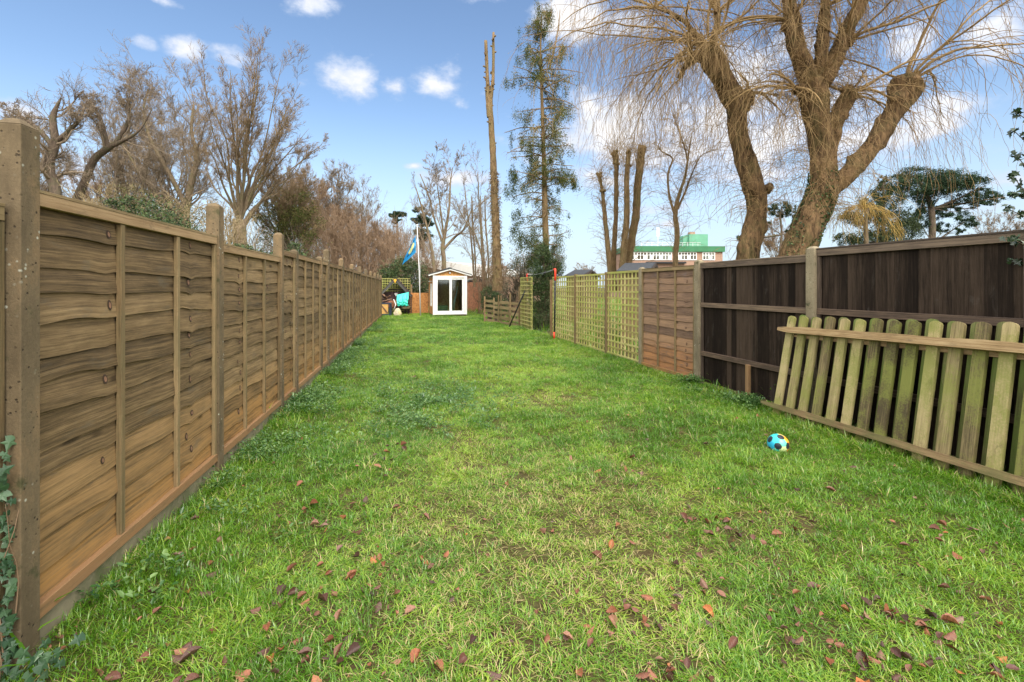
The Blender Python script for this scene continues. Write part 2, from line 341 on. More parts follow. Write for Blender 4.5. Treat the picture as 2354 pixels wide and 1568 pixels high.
# ---------------------------------------------------------------- fence lines in plan
def LX(z): return -1.61-.2075*z           # left fence, garden face of its posts
def RX(z): return 5.06-.2573*z            # right fence
LU = np.array([-.2031, .9792, 0]); LN = np.array([.9792, .2031, 0]); UP = np.array([0, 0, 1.])
RU = np.array([-.2492, .9685, 0]); RN = np.array([-.9685, -.2492, 0])
def lap_boards(mb, O, U, Nn, z0, z1, length, nb, seed, warm_low=.9, lip=.021, bumps=True, seg=34):
    """overlapping horizontal boards with waney lower edges; O is the bottom corner of the board plane"""
    rg = np.random.default_rng(seed); s = np.linspace(0, length, seg)
    bs = rg.uniform(.15, .85)*length; amp0 = rg.uniform(.014, .036); bw = rg.uniform(.03, .06)
    bs2 = (bs+rg.uniform(.35, .65)*length) % length
    pitch = (z1-z0)/nb; zb = z0+pitch*np.arange(nb)+rg.normal(0, pitch*.07, nb); zb[0] = z0
    for i in range(nb):
        amp = pitch*rg.uniform(.03, .11); ph = rg.uniform(0, 6.28, 3)
        e = zb[i]+amp*(np.sin(s*2.1+ph[0])+.6*np.sin(s*5.3+ph[1])+.3*np.sin(s*11+ph[2]))
        if bumps and i:
            e = e-amp0*rg.uniform(.4, 1.4)*np.exp(-((s-bs-rg.normal(0, .012))/bw)**2)-amp0*rg.uniform(.2, .9)*np.exp(-((s-bs2-rg.normal(0, .02))/(bw*1.3))**2)
        if i == 0: e = np.full_like(s, z0)
        top = (zb[i+1] if i+1 < nb else z1)+pitch*.22; top = min(top, z1+.005)
        buck = .004*np.sin(s*3+ph[1])+.003*np.sin(s*9+ph[0])
        k = 5; G = np.zeros((seg, k+2, 3)); UV = np.zeros((seg, k+2, 2)); off = rg.uniform(0, 50)
        for j in range(k):
            f = j/(k-1); z = e+(top-e)*f; d = lip*(1-f)+buck*(1-f)+.004*np.sin(f*3.1)
            G[:, j+2] = O+s[:, None]*U+d[:, None]*Nn+z[:, None]*UP; UV[:, j+2, 0] = s; UV[:, j+2, 1] = f*(top-z0-i*pitch)+off
        G[:, 0] = O+s[:, None]*U+(lip+buck-.011)[:, None]*Nn+(e+.004)[:, None]*UP
        G[:, 1] = O+s[:, None]*U+(lip+buck)[:, None]*Nn+e[:, None]*UP-0*UP
        UV[:, 0] = np.stack([s, np.full_like(s, off-.011)], -1); UV[:, 1] = np.stack([s, np.full_like(s, off)], -1)
        h = (zb[i]-z0)/(z1-z0)
        for kb, pk in ((bs, .8), (bs2, .45)):      # knots, a dark ring round a reddish heart, 0.5 mm proud of the board
            if i and mb.knots and rg.random() < pk:
                ks = kb+rg.normal(0, .02); j = int(np.clip(ks/length*(seg-1), 0, seg-1)); f_ = rg.uniform(.22, .62); rx_, rz_ = rg.uniform(.010, .020), rg.uniform(.014, .026)
                for (sc_, mi_, pr_) in ((1.25, 1, .0022), (.72, 2, .0036)):
                    def kp(a_): 
                        zf = f_+math.sin(a_)*rz_*sc_/max(top-e[j], .02); return O+(ks+math.cos(a_)*rx_*sc_)*U+(lip*(1-zf)+buck[j]*(1-zf)+.004*math.sin(zf*3.1)+pr_)*Nn+(e[j]+(top-e[j])*zf)*UP
                    if 0 < ks < length: mb.face([kp(q*math.pi/5) for q in range(10)][::1], None, .5, 0, mi_)
        mb.grid(G, UV, rnd=rg.uniform(0, 1), warm=float(np.clip(warm_low*(1-h*3.2)+rg.uniform(-.1, .25), 0, 1)))
def lap_panel(fence, U, Nn, p0, length, z0, z1, nb, seed, mats, back=.045, nbat=2, parent_part_name='fence_panel', topcap=True, warm_low=.9):
    """one lap panel: boards (part) with its battens and rails as sub-parts. p0 = start on the garden face line"""
    O = np.array(p0)-back*Nn; O[2] = 0
    mb = MB().seed(seed); mb.knots = True; lap_boards(mb, O, U, Nn, z0+.03, z1-.03, length, nb, seed, warm_low=warm_low)
    # plain back so that the panel is closed
    mb.box(O+U*length/2-Nn*.012+UP*(z0+z1)/2, (length/2, .004, (z1-z0)/2-.03), (U, Nn, UP), 0, .4)
    pan = mb.build(parent_part_name, [mats[0], m_knot1, m_knot2], fence)
    rr = random.Random(seed)
    for k in range(nbat+2):
        s = length*k/(nbat+1); s = min(max(s, .018), length-.018)
        wv = .019 if 0 < k < nbat+1 else .018
        b = MB().seed(seed*7+k); b.box(O+U*(s+rr.uniform(-.01, .01))+Nn*.030+UP*(z0+z1)/2, (wv, .013, (z1-z0)/2-.056), (U, Nn, UP), 2, warm=0)
        b.build('batten', mats[1], pan, .002)
    b = MB().seed(seed*7+11); b.box(O+U*length/2+Nn*.032+UP*(z1-.024), (length/2, .016, .028), (U, Nn, UP), 0, warm=.05)
    b.build('top_rail', mats[2], pan, .002)
    b = MB().seed(seed*7+12); b.box(O+U*length/2+Nn*.034+UP*(z0+.028), (length/2, .018, .03), (U, Nn, UP), 0, warm=.8)
    b.build('bottom_rail', mats[2], pan, .002)
    if topcap:
        b = MB().seed(seed*7+13); b.box(O+U*length/2+Nn*.010+UP*(z1+.011), (length/2, .040, .007), (U, Nn, UP), 0, warm=.0)
        b.build('capping', mats[1], pan, .001)
    return pan
def conc_post(parent, c, U, Nn, h, mat, w=.10, d=.10, cap=.03):
    """c = centre in plan; chamfered top"""
    mb = MB(); A = (U, Nn, UP)
    mb.box(np.array([c[0], c[1], 0])+UP*(h-cap)/2-UP*.15, (w/2, d/2, (h-cap)/2+.15), A, 2)
    mb.box(np.array([c[0], c[1], 0])+UP*(h-cap/2+.0004), (w/2, d/2, cap/2), A, 2, taper=(2, .42))
    return mb.build('concrete_post', mat, parent, .004)
LEFT = empty('lap_fence', (LX(2), 2, 0))
tag(LEFT, 'long brown waney lap fence with concrete posts running to the shed', 'fence')
def keep(o, root):   # mesh data are in world coordinates: undo the root's offset
    o.matrix_parent_inverse = root.matrix_world.inverted(); return o
def world_children(root):
    bpy.context.view_layer.update()
    inv = root.matrix_world.inverted()
    for c in root.children:
        if c.type == 'MESH': c.matrix_parent_inverse = inv
posts = [2.0, 3.99, 5.87, 6.62, 8.40, 9.08, 10.95, 12.82, 14.7, 16.6, 18.5, 20.4, 22.3, 24.2]
phs = [2.28, 2.28, 2.25, 2.10, 2.12, 2.30, 2.24, 2.2, 2.22, 2.2, 2.2, 2.2, 2.2, 2.2]
tops = [1.985, 1.935, 2.03, 2.03, 2.04, 2.03, 2.03, 2.02, 2.0, 2.0, 2.0, 1.98, 1.98]
def lface(z): return np.array([LX(z), z, 0])
for i, z in enumerate(posts):
    c = lface(z)-LN*.05
    conc_post(LEFT, c, LU, LN, phs[i], m_post, .105, .10)
    if i+1 < len(posts):
        a = lface(z)+LU*.054; L = (posts[i+1]-z)/.9792-.108; zt = tops[i]
        lap_panel(LEFT, LU, LN, a, L, .14, zt, 13 if L > 1 else 12, 31+i*5, (m_lap, m_batten, m_rail), back=.062 if L > 1 else .062, nbat=2 if L > 1 else 0)
        g = MB(); g.box(a+LU*L/2-LN*.05+UP*.03, (L/2, .022, .138), (LU, LN, UP), 0); g.build('gravel_board', m_gravel, LEFT, .003)
# the bay beside the camera, only its end shows behind the first post
a = lface(2.0)-LU*1.93
mbb = MB().seed(3); O = a-LN*.10
lap_panel(LEFT, LU, LN, a-LN*.015, 1.86, .17, 1.90, 13, 9, (m_batten, m_batten, m_batten), back=.075)
g = MB(); g.box(a+LU*.93-LN*.065+UP*.03, (.93, .022, .138), (LU, LN, UP), 0); g.build('gravel_board', m_gravel, LEFT, .003)
world_children(LEFT)
# ---------------------------------------------------------------- right side fences
def rface(z): return np.array([RX(z), z, 0])
zr = [3.72, 5.72, 7.84, 9.61, 11.12, 12.97, 14.85]
DARK = empty('closeboard_fence', (RX(5.7), 5.7, 0)); tag(DARK, 'dark stained vertical board fence behind the leaning picket panel', 'fence')
def dark_bay(z0, z1, zt, seed):
    a = rface(z0)+RU*.06; L = (z1-z0)/.9685-.12; rg = random.Random(seed); mb = MB().seed(seed); s = 0; O = a-RN*.085
    while s < L-.02:
        w = min(rg.uniform(.098, .112), L-s); c = O+RU*(s+w/2)+UP*(.02+zt)/2+RN*rg.uniform(0, .003)
        ang = .13; u2 = RU*math.cos(ang)+RN*math.sin(ang); n2 = RN*math.cos(ang)-RU*math.sin(ang)
        mb.box(c, (w/2+.008, .006, (zt-.06)/2), (u2, n2, UP), 2); s += w
    pan = mb.build('board_panel', m_dark, DARK)
    hs = (zt-.035, 1.29, .50, ) 
    for k, h in enumerate(hs):
        b = MB().seed(seed+k); b.box(O+RU*L/2+RN*.035+UP*h, (L/2, .020, .036), (RU, RN, UP), 0, warm=0.1 if k else 0.)
        if k == 0: b.box(O+RU*L/2+RN*.008+UP*(zt+.013), (L/2, .05, .010), (RU, RN, UP), 0)
        b.build('rail', m_drail, pan, .003)
    for e in (.02, L-.02):
        b = MB(); b.box(O+RU*e+RN*.034+UP*(zt/2+.0), (.018, .017, zt/2-.08), (RU, RN, UP), 2); b.build('edge_batten', m_drail, pan, .002)
    return pan
dark_bay(zr[1], zr[2], 1.955, 5); dark_bay(zr[0], zr[1], 2.02, 6); dark_bay(1.75, zr[0], 2.03, 7)
for z, h in ((zr[1], 2.07), (zr[0], 2.12), (1.75, 2.1)): conc_post(DARK, rface(z)-RN*.05, RU, RN, h, m_post2, .12, .11)
conc_post(DARK, rface(zr[2])-RN*.05, RU, RN, 2.03, m_post2, .12, .11)
world_children(DARK)
STK = MB().seed(5); STK.box(rface(6.72)-RN*.008+UP*.19, (.03, .022, .29), (RU, RN, UP), 2, warm=.6, rnd=.6)
stake = STK.build('wooden_stake', m_rail, None, .003); tag(stake, 'short orange brown stake standing against the dark board fence', 'stake')
LAP2 = empty('brown_lap_fence', (RX(9), 9, 0)); tag(LAP2, 'reddish brown waney lap panel between the trellis and the dark fence', 'fence panel')
a = rface(zr[2])+RU*.065; L = (zr[3]-zr[2])/.9685-.125
lap_panel(LAP2, RU, RN, a, L, .02, 1.93, 14, 77, (m_lap2, m_batten, m_batten), back=.05, nbat=2, topcap=True, warm_low=.75, parent_part_name='lap_boards')
conc_post(LAP2, rface(zr[3])-RN*.045, RU, RN, 1.98, m_post2, .11, .10)
world_children(LAP2)
TR = empty('trellis_fence', (RX(12), 12, 0)); tag(TR, 'green square lattice trellis fence of three panels with posts', 'fence')
def trellis(parent, O, U, Nn, L, z0, z1, mat, pitch=.165, w=.0165, name='lattice', frame=True):
    mb = MB().seed(int(L*100)); n = max(2, round(L/pitch)); m = max(2, round((z1-z0)/.142 if frame else (z1-z0)/pitch))
    for i in range(n+1):
        mb.box(O+U*(L*i/n)+UP*(z0+z1)/2, (w*1.05, .010, (z1-z0)/2), (U, Nn, UP), 2)
    p = mb.build(name, mat, parent)
    mb = MB().seed(int(L*100)+1)
    for j in range(m+1):
        mb.box(O+U*L/2+Nn*.0195+UP*(z0+(z1-z0)*j/m), (L/2, .009, .018 if frame else w*1.1), (U, Nn, UP), 0)
    mb.build('crossbars', mat, p)
    if frame:
        b = MB(); b.box(O+U*L/2+UP*(z1+.018), (L/2, .022, .010), (U, Nn, UP), 0); b.build('top_bar', mat, p)
    return p
for i in range(3):
    z0, z1 = zr[3+i], zr[4+i]; a = rface(z0)+RU*.055; L = (z1-z0)/.9685-.11
    trellis(TR, a-RN*.03, RU, RN, L, .07, (1.90, 1.88, 1.87)[i], m_trel, name='lattice_panel')
for z, h, ww in ((zr[4], 1.93, .09), (zr[5], 1.93, .09)):
    b = MB(); b.box(rface(z)-RN*.03+UP*(h/2-.1), (ww/2, .045, h/2+.1), (RU, RN, UP), 2); b.build('trellis_post', m_batten, TR, .004)
b = MB(); b.box(rface(zr[6])-RN*.0+UP*(1.80/2-.1), (.045, .045, 1.80/2+.1), (RU, RN, UP), 2); b.build('trellis_post', m_rail, TR, .004)
world_children(TR)
# far trellis panel behind the bush
T2 = empty('lattice_fence', (RX(17.5), 17.5, 0)); tag(T2, 'weathered lattice panel half hidden behind the dark bush', 'trellis')
a = rface(16.9); trellis(T2, a, RU, RN, 1.5, .05, 1.92, m_trel, name='lattice_panel')
b = MB(); b.box(rface(18.5)+UP*.75, (.04, .04, .85), (RU, RN, UP), 2); b.build('trellis_post', m_batten, T2, .004)
world_children(T2)
# ---------------------------------------------------------------- leaning picket panels
def picket_section(name, label, A0, A1, T0, T1, npk, seed, rails, plen=1.0, mat=m_picket, d0=0.):
    """A = ground ends, T = top ends of the leaning plane; s along 0..1"""
    A0, A1, T0, T1 = map(np.array, (A0, A1, T0, T1)); rg = random.Random(seed)
    root = empty(name, tuple((A0+A1)/2)); tag(root, label, 'picket fence')
    U = (A1-A0)/np.linalg.norm(A1-A0); L = np.linalg.norm(A1-A0)
    for i in range(npk):
        s = (i+.35)/npk; a = A0+(A1-A0)*s; tp = T0+(T1-T0)*s; d = tp-a; H = np.linalg.norm(d)+rg.uniform(-.012, .012); d /= np.linalg.norm(d)
        n = np.cross(U, d); n /= np.linalg.norm(n)
        if n[2] < 0: n = -n
        w, th = .047, .036; mb = MB().seed(seed*50+i); off = rg.random()*30; rr = rg.random()
        # outline of a round topped picket, extruded
        k = 7; outl = [(-w, 0), (-w, H-w*.75)]+[(-w*math.cos(math.pi*q/(k+1))*(1), H-w*.75+w*.75*math.sin(math.pi*q/(k+1))) for q in range(1, k+1)]+[(w, H-w*.75), (w, 0)]
        base = a+n*d0
        fr = [base+U*x+d*y+n*th for x, y in outl]; bk = [base+U*x+d*y for x, y in outl]
        uvs = [(y+off, x+off) for x, y in outl]
        mb.face(fr[::-1], uvs[::-1], rr); mb.face(bk, uvs, rr)
        for q in range(len(outl)):
            r_ = (q+1) % len(outl)
            mb.face([fr[q], fr[r_], bk[r_], bk[q]], [(outl[q][1]+off, 0.), (outl[r_][1]+off, 0.), (outl[r_][1]+off, th), (outl[q][1]+off, th)], rr)
        o = mb.build('picket', mat, root, .0025)
    for (f0, f1, e0, e1, hh, dd) in rails:
        # rail between fractions of the slope at both ends
        a = A0+(T0-A0)*f0+(A1-A0)/L*e0; b_ = A1+(T1-A1)*f1+(A1-A0)/L*e1; u = (b_-a)/np.linalg.norm(b_-a); RL = np.linalg.norm(b_-a)
        d = ((T0-A0)+(T1-A1)); d = d/np.linalg.norm(d); n = np.cross(u, d); n /= np.linalg.norm(n)
        if n[2] < 0: n = -n
        d = np.cross(n, u); d = d if d[2] > 0 else -d
        seg = 40; mb = MB().seed(seed*3); s = np.linspace(0, RL, seg); r2 = np.random.default_rng(seed+int(f0*100)); off = r2.uniform(0, 30)
        jag = np.convolve(r2.normal(0, .004, seg+6), np.ones(3)/3, 'same')[:seg]; endt = np.clip(np.minimum(s, RL-s)/.12, .35, 1)**.7
        prof = [(-1, 0), (-1, 1), (0, 1.0), (1, 1), (1, 0), (-1, 0)]
        G = np.zeros((seg, len(prof), 3)); UV = np.zeros((seg, len(prof), 2)); c = 0.
        for j, (pd, pn) in enumerate(prof):
            hgtv = pd*hh*endt+jag*(pd > 0)*1.6
            G[:, j] = a+s[:, None]*u+d*hgtv[:, None]+n*(d0+th+.001+pn*dd+jag*(pn == 1)*.8)[:, None] if True else 0
            UV[:, j, 0] = s+off; UV[:, j, 1] = c+off; c += hh if j != 0 else dd
        mb.grid(G, UV, .55)
        mb.face(list(G[0, :5])[::-1], None, .6, .9); mb.face(list(G[-1, :5]), None, .6, .6)
        mb.build('picket_rail', m_prail if f0 > .4 else m_lrail, root)
    world_children(root); return root
A0 = np.array([3.20, 5.83, -.03]); A1 = np.array([4.05, 2.35, -.03])
_d = (A1-A0)
T0 = np.array([3.49, 5.97, 1.215]); T1 = np.array([4.34, 2.47, 1.325])
picket_section('picket_panel', 'front leaning picket panel, mossy with two split rails, against the dark fence', A0, A1, T0, T1, 20, 11,
   [(.855, .845, -.05, .0, .038, .070), (.125, .125, -.13, 0., .030, .060)])
B0 = A0+np.array([.13, .04, 0]); B1 = A1+np.array([.13, .04, 0]); C0 = T0+np.array([.055, -.03, .01]); C1 = T1+np.array([.055, -.02, .01])
picket_section('picket_panel', 'rear picket panel hidden behind the front one, only its rounded tops showing', B0+_d*.022, B1+_d*.022, C0+_d*.022, C1+_d*.022, 20, 23,
   [(.80, .80, 0, 0, .025, .02)], mat=wood('algae_green_picket', (.05, .05, .02), (.12, .125, .045), (.22, .22, .09), green=(.10, .15, .03), gamt=.8, knots=False))
# ---------------------------------------------------------------- objects at the end of the garden
m_upvc = flat('white_upvc', (.80, .80, .79), .35, .04, 3)
m_felt = flat('roof_felt', (.045, .05, .06), .85, .3, 14, .004)
m_dkplastic = flat('dark_blue_plastic', (.018, .028, .055), .4, .2, 5)
m_dkwood = wood('dark_arbour_wood', (.03, .022, .02), (.065, .048, .044), (.13, .10, .085), knots=False)
m_grwood = wood('grey_arbour_wood', (.04, .042, .04), (.085, .085, .08), (.16, .155, .14), knots=False)
m_lwood = wood('pale_timber', (.20, .13, .07), (.34, .23, .12), (.48, .35, .20), knots=False)
m_brwood = wood('brown_scrap_timber', (.07, .04, .028), (.15, .085, .055), (.28, .16, .10), knots=False)
m_metal = flat('white_pole_metal', (.62, .63, .65), .4, .06, 4)
m_black = flat('black_tube', (.02, .02, .022), .4, .2, 6)
m_red = flat('red_plastic', (.80, .06, .03), .35, .06, 6)
def osb_mat(name='osb_board', a=(.20, .075, .018), b_=(.42, .185, .05), c_=(.56, .30, .11)):
    m, t, b = newmat(name); tc = t.nodes.new('ShaderNodeTexCoord'); ob = tc.outputs['Object']
    vo = t.nodes.new('ShaderNodeTexVoronoi'); vo.inputs['Scale'].default_value = 28; mp = t.nodes.new('ShaderNodeMapping'); mp.inputs['Scale'].default_value = (1, 1, .6); L_(t, ob, mp.inputs[0]); L_(t, mp.outputs[0], vo.inputs['Vector'])
    n = noise(t, ob, 3, 5, .7); sepc = t.nodes.new('ShaderNodeSeparateColor'); L_(t, vo.outputs['Color'], sepc.inputs[0])
    f = M_(t, 'ADD', M_(t, 'MULTIPLY', sepc.outputs[0], .5), M_(t, 'MULTIPLY', n, .55))
    L_(t, ramp(t, f, [(.2, a), (.5, b_), (.85, c_)]), b.inputs['Base Color']); b.inputs['Roughness'].default_value = .7; return m
m_osb = osb_mat()
def glassm(name, col=(.02, .03, .028), tr=.55):
    m, t, b = newmat(name); t.nodes.remove(b); g = t.nodes.new('ShaderNodeBsdfGlossy'); g.inputs['Roughness'].default_value = .06; g.inputs['Color'].default_value = (.8, .85, .85, 1)
    tr_ = t.nodes.new('ShaderNodeBsdfTransparent'); tr_.inputs[0].default_value = (.8, .85, .82, 1); fr = t.nodes.new('ShaderNodeFresnel'); fr.inputs[0].default_value = 1.5
    mx = t.nodes.new('ShaderNodeMixShader'); L_(t, M_(t, 'ADD', fr.outputs[0], .05), mx.inputs[0]); L_(t, tr_.outputs[0], mx.inputs[1]); L_(t, g.outputs[0], mx.inputs[2]); L_(t, mx.outputs[0], t.nodes['Material Output'].inputs[0]); return m
m_glass = glassm('window_glass')
def loc_empty(name, x, y, rz, label, cat, z=None):
    e = empty(name, (x, y, float(hgt(x, y)) if z is None else z), rz); tag(e, label, cat); return e
X3 = (np.array([1., 0, 0]), np.array([0, 1., 0]), np.array([0, 0, 1.]))
def bx(name, par, mat, boxes, grain=0, bevel=0., seed=1, **k):
    mb = MB().seed(seed)
    for b in boxes:
        c, h = b[0], b[1]; kw = b[2] if len(b) > 2 else {}
        mb.box(c, h, **{'grain': grain, **kw})
    return mb.build(name, mat, par, bevel, **k)
# --- shed (local frame: x along its front, -y the front face, origin at front left corner on the ground)
SA = R(15); sx, sy = GX(995.5, 25.4), 25.4
SH = loc_empty('garden_shed', sx, sy, SA, 'small timber shed with white sliding patio door and orange gable', 'shed', 0)
Wd, Hd, Dp = 1.78, 2.165, 2.5
bx('base', SH, m_brwood, [((Wd/2, Dp/2, .01), (Wd/2+.01, Dp/2, .09))])
b = MB(); b.box((.02, Dp/2+.03, 1.10), (.02, Dp/2-.03, 1.0), grain=2); b.box((Wd-.02, Dp/2+.03, 1.10), (.02, Dp/2-.03, 1.0), grain=2); b.box((Wd/2, Dp-.02, 1.1), (Wd/2-.045, .02, 1.0), grain=2)
wl = b.build('wall', m_osb, SH)
bx('floor', SH, m_dkwood, [((Wd/2, Dp/2, .115), (Wd/2-.05, Dp/2-.07, .01))])
# gable and roof
gz0, gz1 = Hd+.01, 2.55; mb = MB(); apx = Wd/2
for y in (.02, Dp-.01):
    mb.face([(-.0, y, gz0), (Wd, y, gz0), (Wd, y, gz0+.13), (apx, y, gz1), (0, y, gz0+.13)])
    mb.face([(-.0, y+.015, gz0), (0, y+.015, gz0+.10), (apx, y+.015, gz1), (Wd, y+.015, gz0+.10), (Wd, y+.015, gz0)])
gab = mb.build('gable', osb_mat('gable_board', (.38, .17, .04), (.52, .25, .07), (.62, .33, .11)), SH)
bx('lamp', SH, m_dkwood, [((apx, -.01, gz0+.17), (.055, .03, .045))]); bx('lamp_lens', SH.children[-1], m_upvc, [((apx, -.043, gz0+.165), (.035, .004, .028))])
sl = math.atan2(.33, Wd/2+.28); rl = math.hypot(.33, Wd/2+.28)
mb = MB(); bb = MB()
for sgn in (-1, 1):
    ux = np.array([sgn*math.cos(sl), 0, -math.sin(sl)]); nz = np.array([sgn*math.sin(sl), 0, math.cos(sl)]); top = np.array([apx, 0, gz1+.035])
    c = top+ux*rl/2; mb.box(c+np.array([0, Dp/2-.02, 0])+nz*.01, (rl/2, Dp/2+.14, .012), (ux, X3[1], nz), 0)
    mb.box(top+ux*(rl/2+.0)+np.array([0, -.165, 0])-nz*.0, (rl/2, .006, .020), (ux, X3[1], nz), 0)
    bb.box(c+np.array([0, -.135, 0])-nz*.052, (rl/2, .012, .040), (ux, X3[1], nz), 0)
rf = mb.build('roof', m_felt, SH); bb.build('bargeboard', m_upvc, rf, .003)
bx('ridge_cap', rf, m_felt, [((apx, Dp/2-.02, gz1+.06), (.07, Dp/2+.15, .02))], 1, .006)
# patio door
fd = SH
fr = bx('door_frame', SH, m_upvc, [((.055, -.03, 1.15), (.055, .05, 1.05)), ((Wd-.055, -.03, 1.15), (.055, .05, 1.05)), ((Wd/2, -.03, Hd-.03), (Wd/2-.111, .05, .045)), ((Wd/2, -.03, .15), (Wd/2-.111, .06, .045)),
   ((Wd+.012, -.05, 1.15), (.012, .07, 1.06)), ((-.012, -.05, 1.15), (.012, .07, 1.06))], 2, .003)
def sash(x0, x1, y, nm='sliding_door'):
    w = .105
    s = bx(nm, SH, m_upvc, [((x0+w/2, y, 1.165), (w/2, .022, .965)), ((x1-w/2, y, 1.165), (w/2, .022, .965)), (((x0+x1)/2, y, .25), ((x1-x0)/2-w-.001, .022, .05)), (((x0+x1)/2, y, 2.055), ((x1-x0)/2-w-.001, .022, .075))], 2, .004)
    bx('pane', s, m_glass, [(((x0+x1)/2, y+.005, 1.14), ((x1-x0)/2-w+.008, .006, .85))]); return s
s1 = sash(.115, .965, -.055); s2 = sash(.89, 1.66, -.005)
bx('handle', s1, m_upvc, [((.165, -.10, 1.22), (.016, .02, .12)), ((.165, -.085, 1.33), (.012, .02, .012)), ((.165, -.085, 1.11), (.012, .02, .012))], 2, .006)
# side window
sw = bx('window', SH, m_upvc, [((-.02, .62, 1.15), (.02, .04, .62)), ((-.02, 1.28, 1.15), (.02, .04, .62)), ((-.02, .95, 1.74), (.02, .29, .035)), ((-.02, .95, .56), (.02, .29, .035))], 2, .003)
bx('pane', sw, m_glass, [((-.008, .95, 1.15), (.004, .29, .56))])
bx('gutter_lath', SH, m_brwood, [((-.13, 1.3, 2.17), (.10, 1.25, .018))], 1)
bx('window_sill', SH, m_upvc, [((-.07, .95, 1.90), (.07, .5, .014))], 1)
def in_shed(name, label, cat, x, y): 
    q = SH.matrix_world if False else (Matrix.Translation(Vector((sx, sy, 0))) @ Matrix.Rotation(SA, 4, 'Z')); p = q @ Vector((x, y, .125)); return loc_empty(name, p[0], p[1], SA, label, cat, p[2])
TRI = in_shed('folded_tripod', 'pale blue folded stand seen through the sliding glass of the shed', 'stand', 1.30, .75)
for k, (dx, dy) in enumerate(((-.32, .05), (-.20, -.05), (-.08, .08))):
    mb = MB(); mb.tube([(dx, dy, 0), (dx*.25, dy*.3, .7), (.1, 0, 1.25)], [.016, .016, .014], 6); mb.build('leg', flat('pale_blue_metal', (.30, .42, .46), .4, .1), TRI)
mb = MB(); mb.tube([(.06, 0, 1.1), (.14, 0, 1.5)], [.022, .02], 7); mb.build('head', bpy.data.materials['pale_blue_metal'], TRI)
BXS = in_shed('storage_crate', 'dark green crate standing behind the closed pane of the shed door', 'crate', .55, .95)
bx('body', BXS, flat('dark_green_plastic', (.02, .09, .06), .5, .2), [((0, 0, .21), (.30, .22, .20), dict(taper=(2, 1.06)))], 0, .012); bx('lid', BXS, m_black, [((0, 0, .435), (.335, .25, .022))], 0, .008)
# --- flagpole with flag
fx, fz = GX(966.5, 26.0), 26.0
FP = loc_empty('flagpole', fx, fz, 0, 'slim white flagpole rising between the arbour and the shed', 'flagpole')
lean = np.array([GX(958.5, fz)-fx, 0, GZ(519, fz)])
mb = MB(); mb.tube([(0, 0, -.1), tuple(lean*.5+np.array([.02, 0, 0])), tuple(lean)], [.034, .03, .024], 10); mb.build('pole', m_metal, FP, smooth=True)
mb = MB(); tt = np.linspace(0, math.pi, 7); mb.tube([tuple(lean+np.array([0, 0, .05-.05*math.cos(a)])) for a in tt], [max(.004, .05*math.sin(a)) for a in tt], 10); mb.build('finial', m_metal, FP, smooth=True)
mb = MB(); mb.tube([tuple(lean+np.array([-.02, -.03, -.1])), (lean[0]*.55+.12, -.03, 3.2), (lean[0]*.3+.03, -.04, 1.3)], .006, 4); mb.build('halyard', m_metal, FP)
def flag_mat():
    m, t, b = newmat('blue_flag_cloth'); tc = t.nodes.new('ShaderNodeTexCoord'); uv = tc.outputs['UV']; s = t.nodes.new('ShaderNodeSeparateXYZ'); L_(t, uv, s.inputs[0])
    n = noise(t, uv, 5, 5, .7); u, v = s.outputs[0], s.outputs[1]
    du = M_(t, 'DIVIDE', M_(t, 'SUBTRACT', u, .50), .33); dv = M_(t, 'DIVIDE', M_(t, 'SUBTRACT', v, .47), .27)
    d = M_(t, 'ADD', M_(t, 'ADD', M_(t, 'MULTIPLY', du, du), M_(t, 'MULTIPLY', dv, dv)), M_(t, 'MULTIPLY', M_(t, 'SUBTRACT', n, .5), .7))
    c = mix(t, mr(t, d, .75, .95, 1, 0), (.02, .34, .72), (.62, .64, .28))
    band = M_(t, 'ADD', M_(t, 'ABSOLUTE', M_(t, 'SUBTRACT', v, .47)), M_(t, 'MULTIPLY', M_(t, 'SUBTRACT', n, .5), .9))
    k = M_(t, 'MULTIPLY', mr(t, M_(t, 'ABSOLUTE', M_(t, 'SUBTRACT', band, .27)), .035, .07, 1, 0), mr(t, noise(t, uv, 9, 4, .6, loc=(4, 4, 4)), .46, .52))
    c = mix(t, k, c, (.012, .02, .03)); L_(t, c, b.inputs['Base Color']); b.inputs['Roughness'].default_value = .7
    tr = t.nodes.new('ShaderNodeBsdfTranslucent'); L_(t, c, tr.inputs[0]); mx = t.nodes.new('ShaderNodeMixShader'); mx.inputs[0].default_value = .35; L_(t, b.outputs[0], mx.inputs[1]); L_(t, tr.outputs[0], mx.inputs[2]); L_(t, mx.outputs[0], t.nodes['Material Output'].inputs[0]); return m
FLG = empty('flag', (fx+lean[0]-.05, fz-.03, GZ(540, fz))); tag(FLG, 'limp blue flag with a pale yellow patch and black marks on the flagpole', 'flag')
nu, nv = 14, 26; G = np.zeros((nu, nv, 3)); UV = np.zeros((nu, nv, 2))
for i in range(nu):
    for j in range(nv):
        u, v = i/(nu-1), j/(nv-1)      # u away from the pole, v from the top downwards
        h0 = 1.15                       # length of the hoist
        x = -u*(.20+.62*v**1.0) - .04*math.sin(v*9)*u; zz = -v*h0*(1-u*.0) - u*(.62+.25*v)
        x = -.0-u*.80*(v*.55+.34) - .05*v*u; 
        y = .10*math.sin(u*9+v*3)*u+.03*math.sin(v*8)
        G[i, j] = (x, y, zz*.82); UV[i, j] = (u, v)
mb = MB(); mb.grid(G, UV); fc = mb.build('cloth', flag_mat(), FLG, smooth=True); sm = fc.modifiers.new('thick', 'SOLIDIFY'); sm.thickness = .002
mb = MB(); mb.tube([(0, 0, .03), (0, .01, -1.0)], .010, 6); mb.build('hoist_edge', m_upvc, FLG)
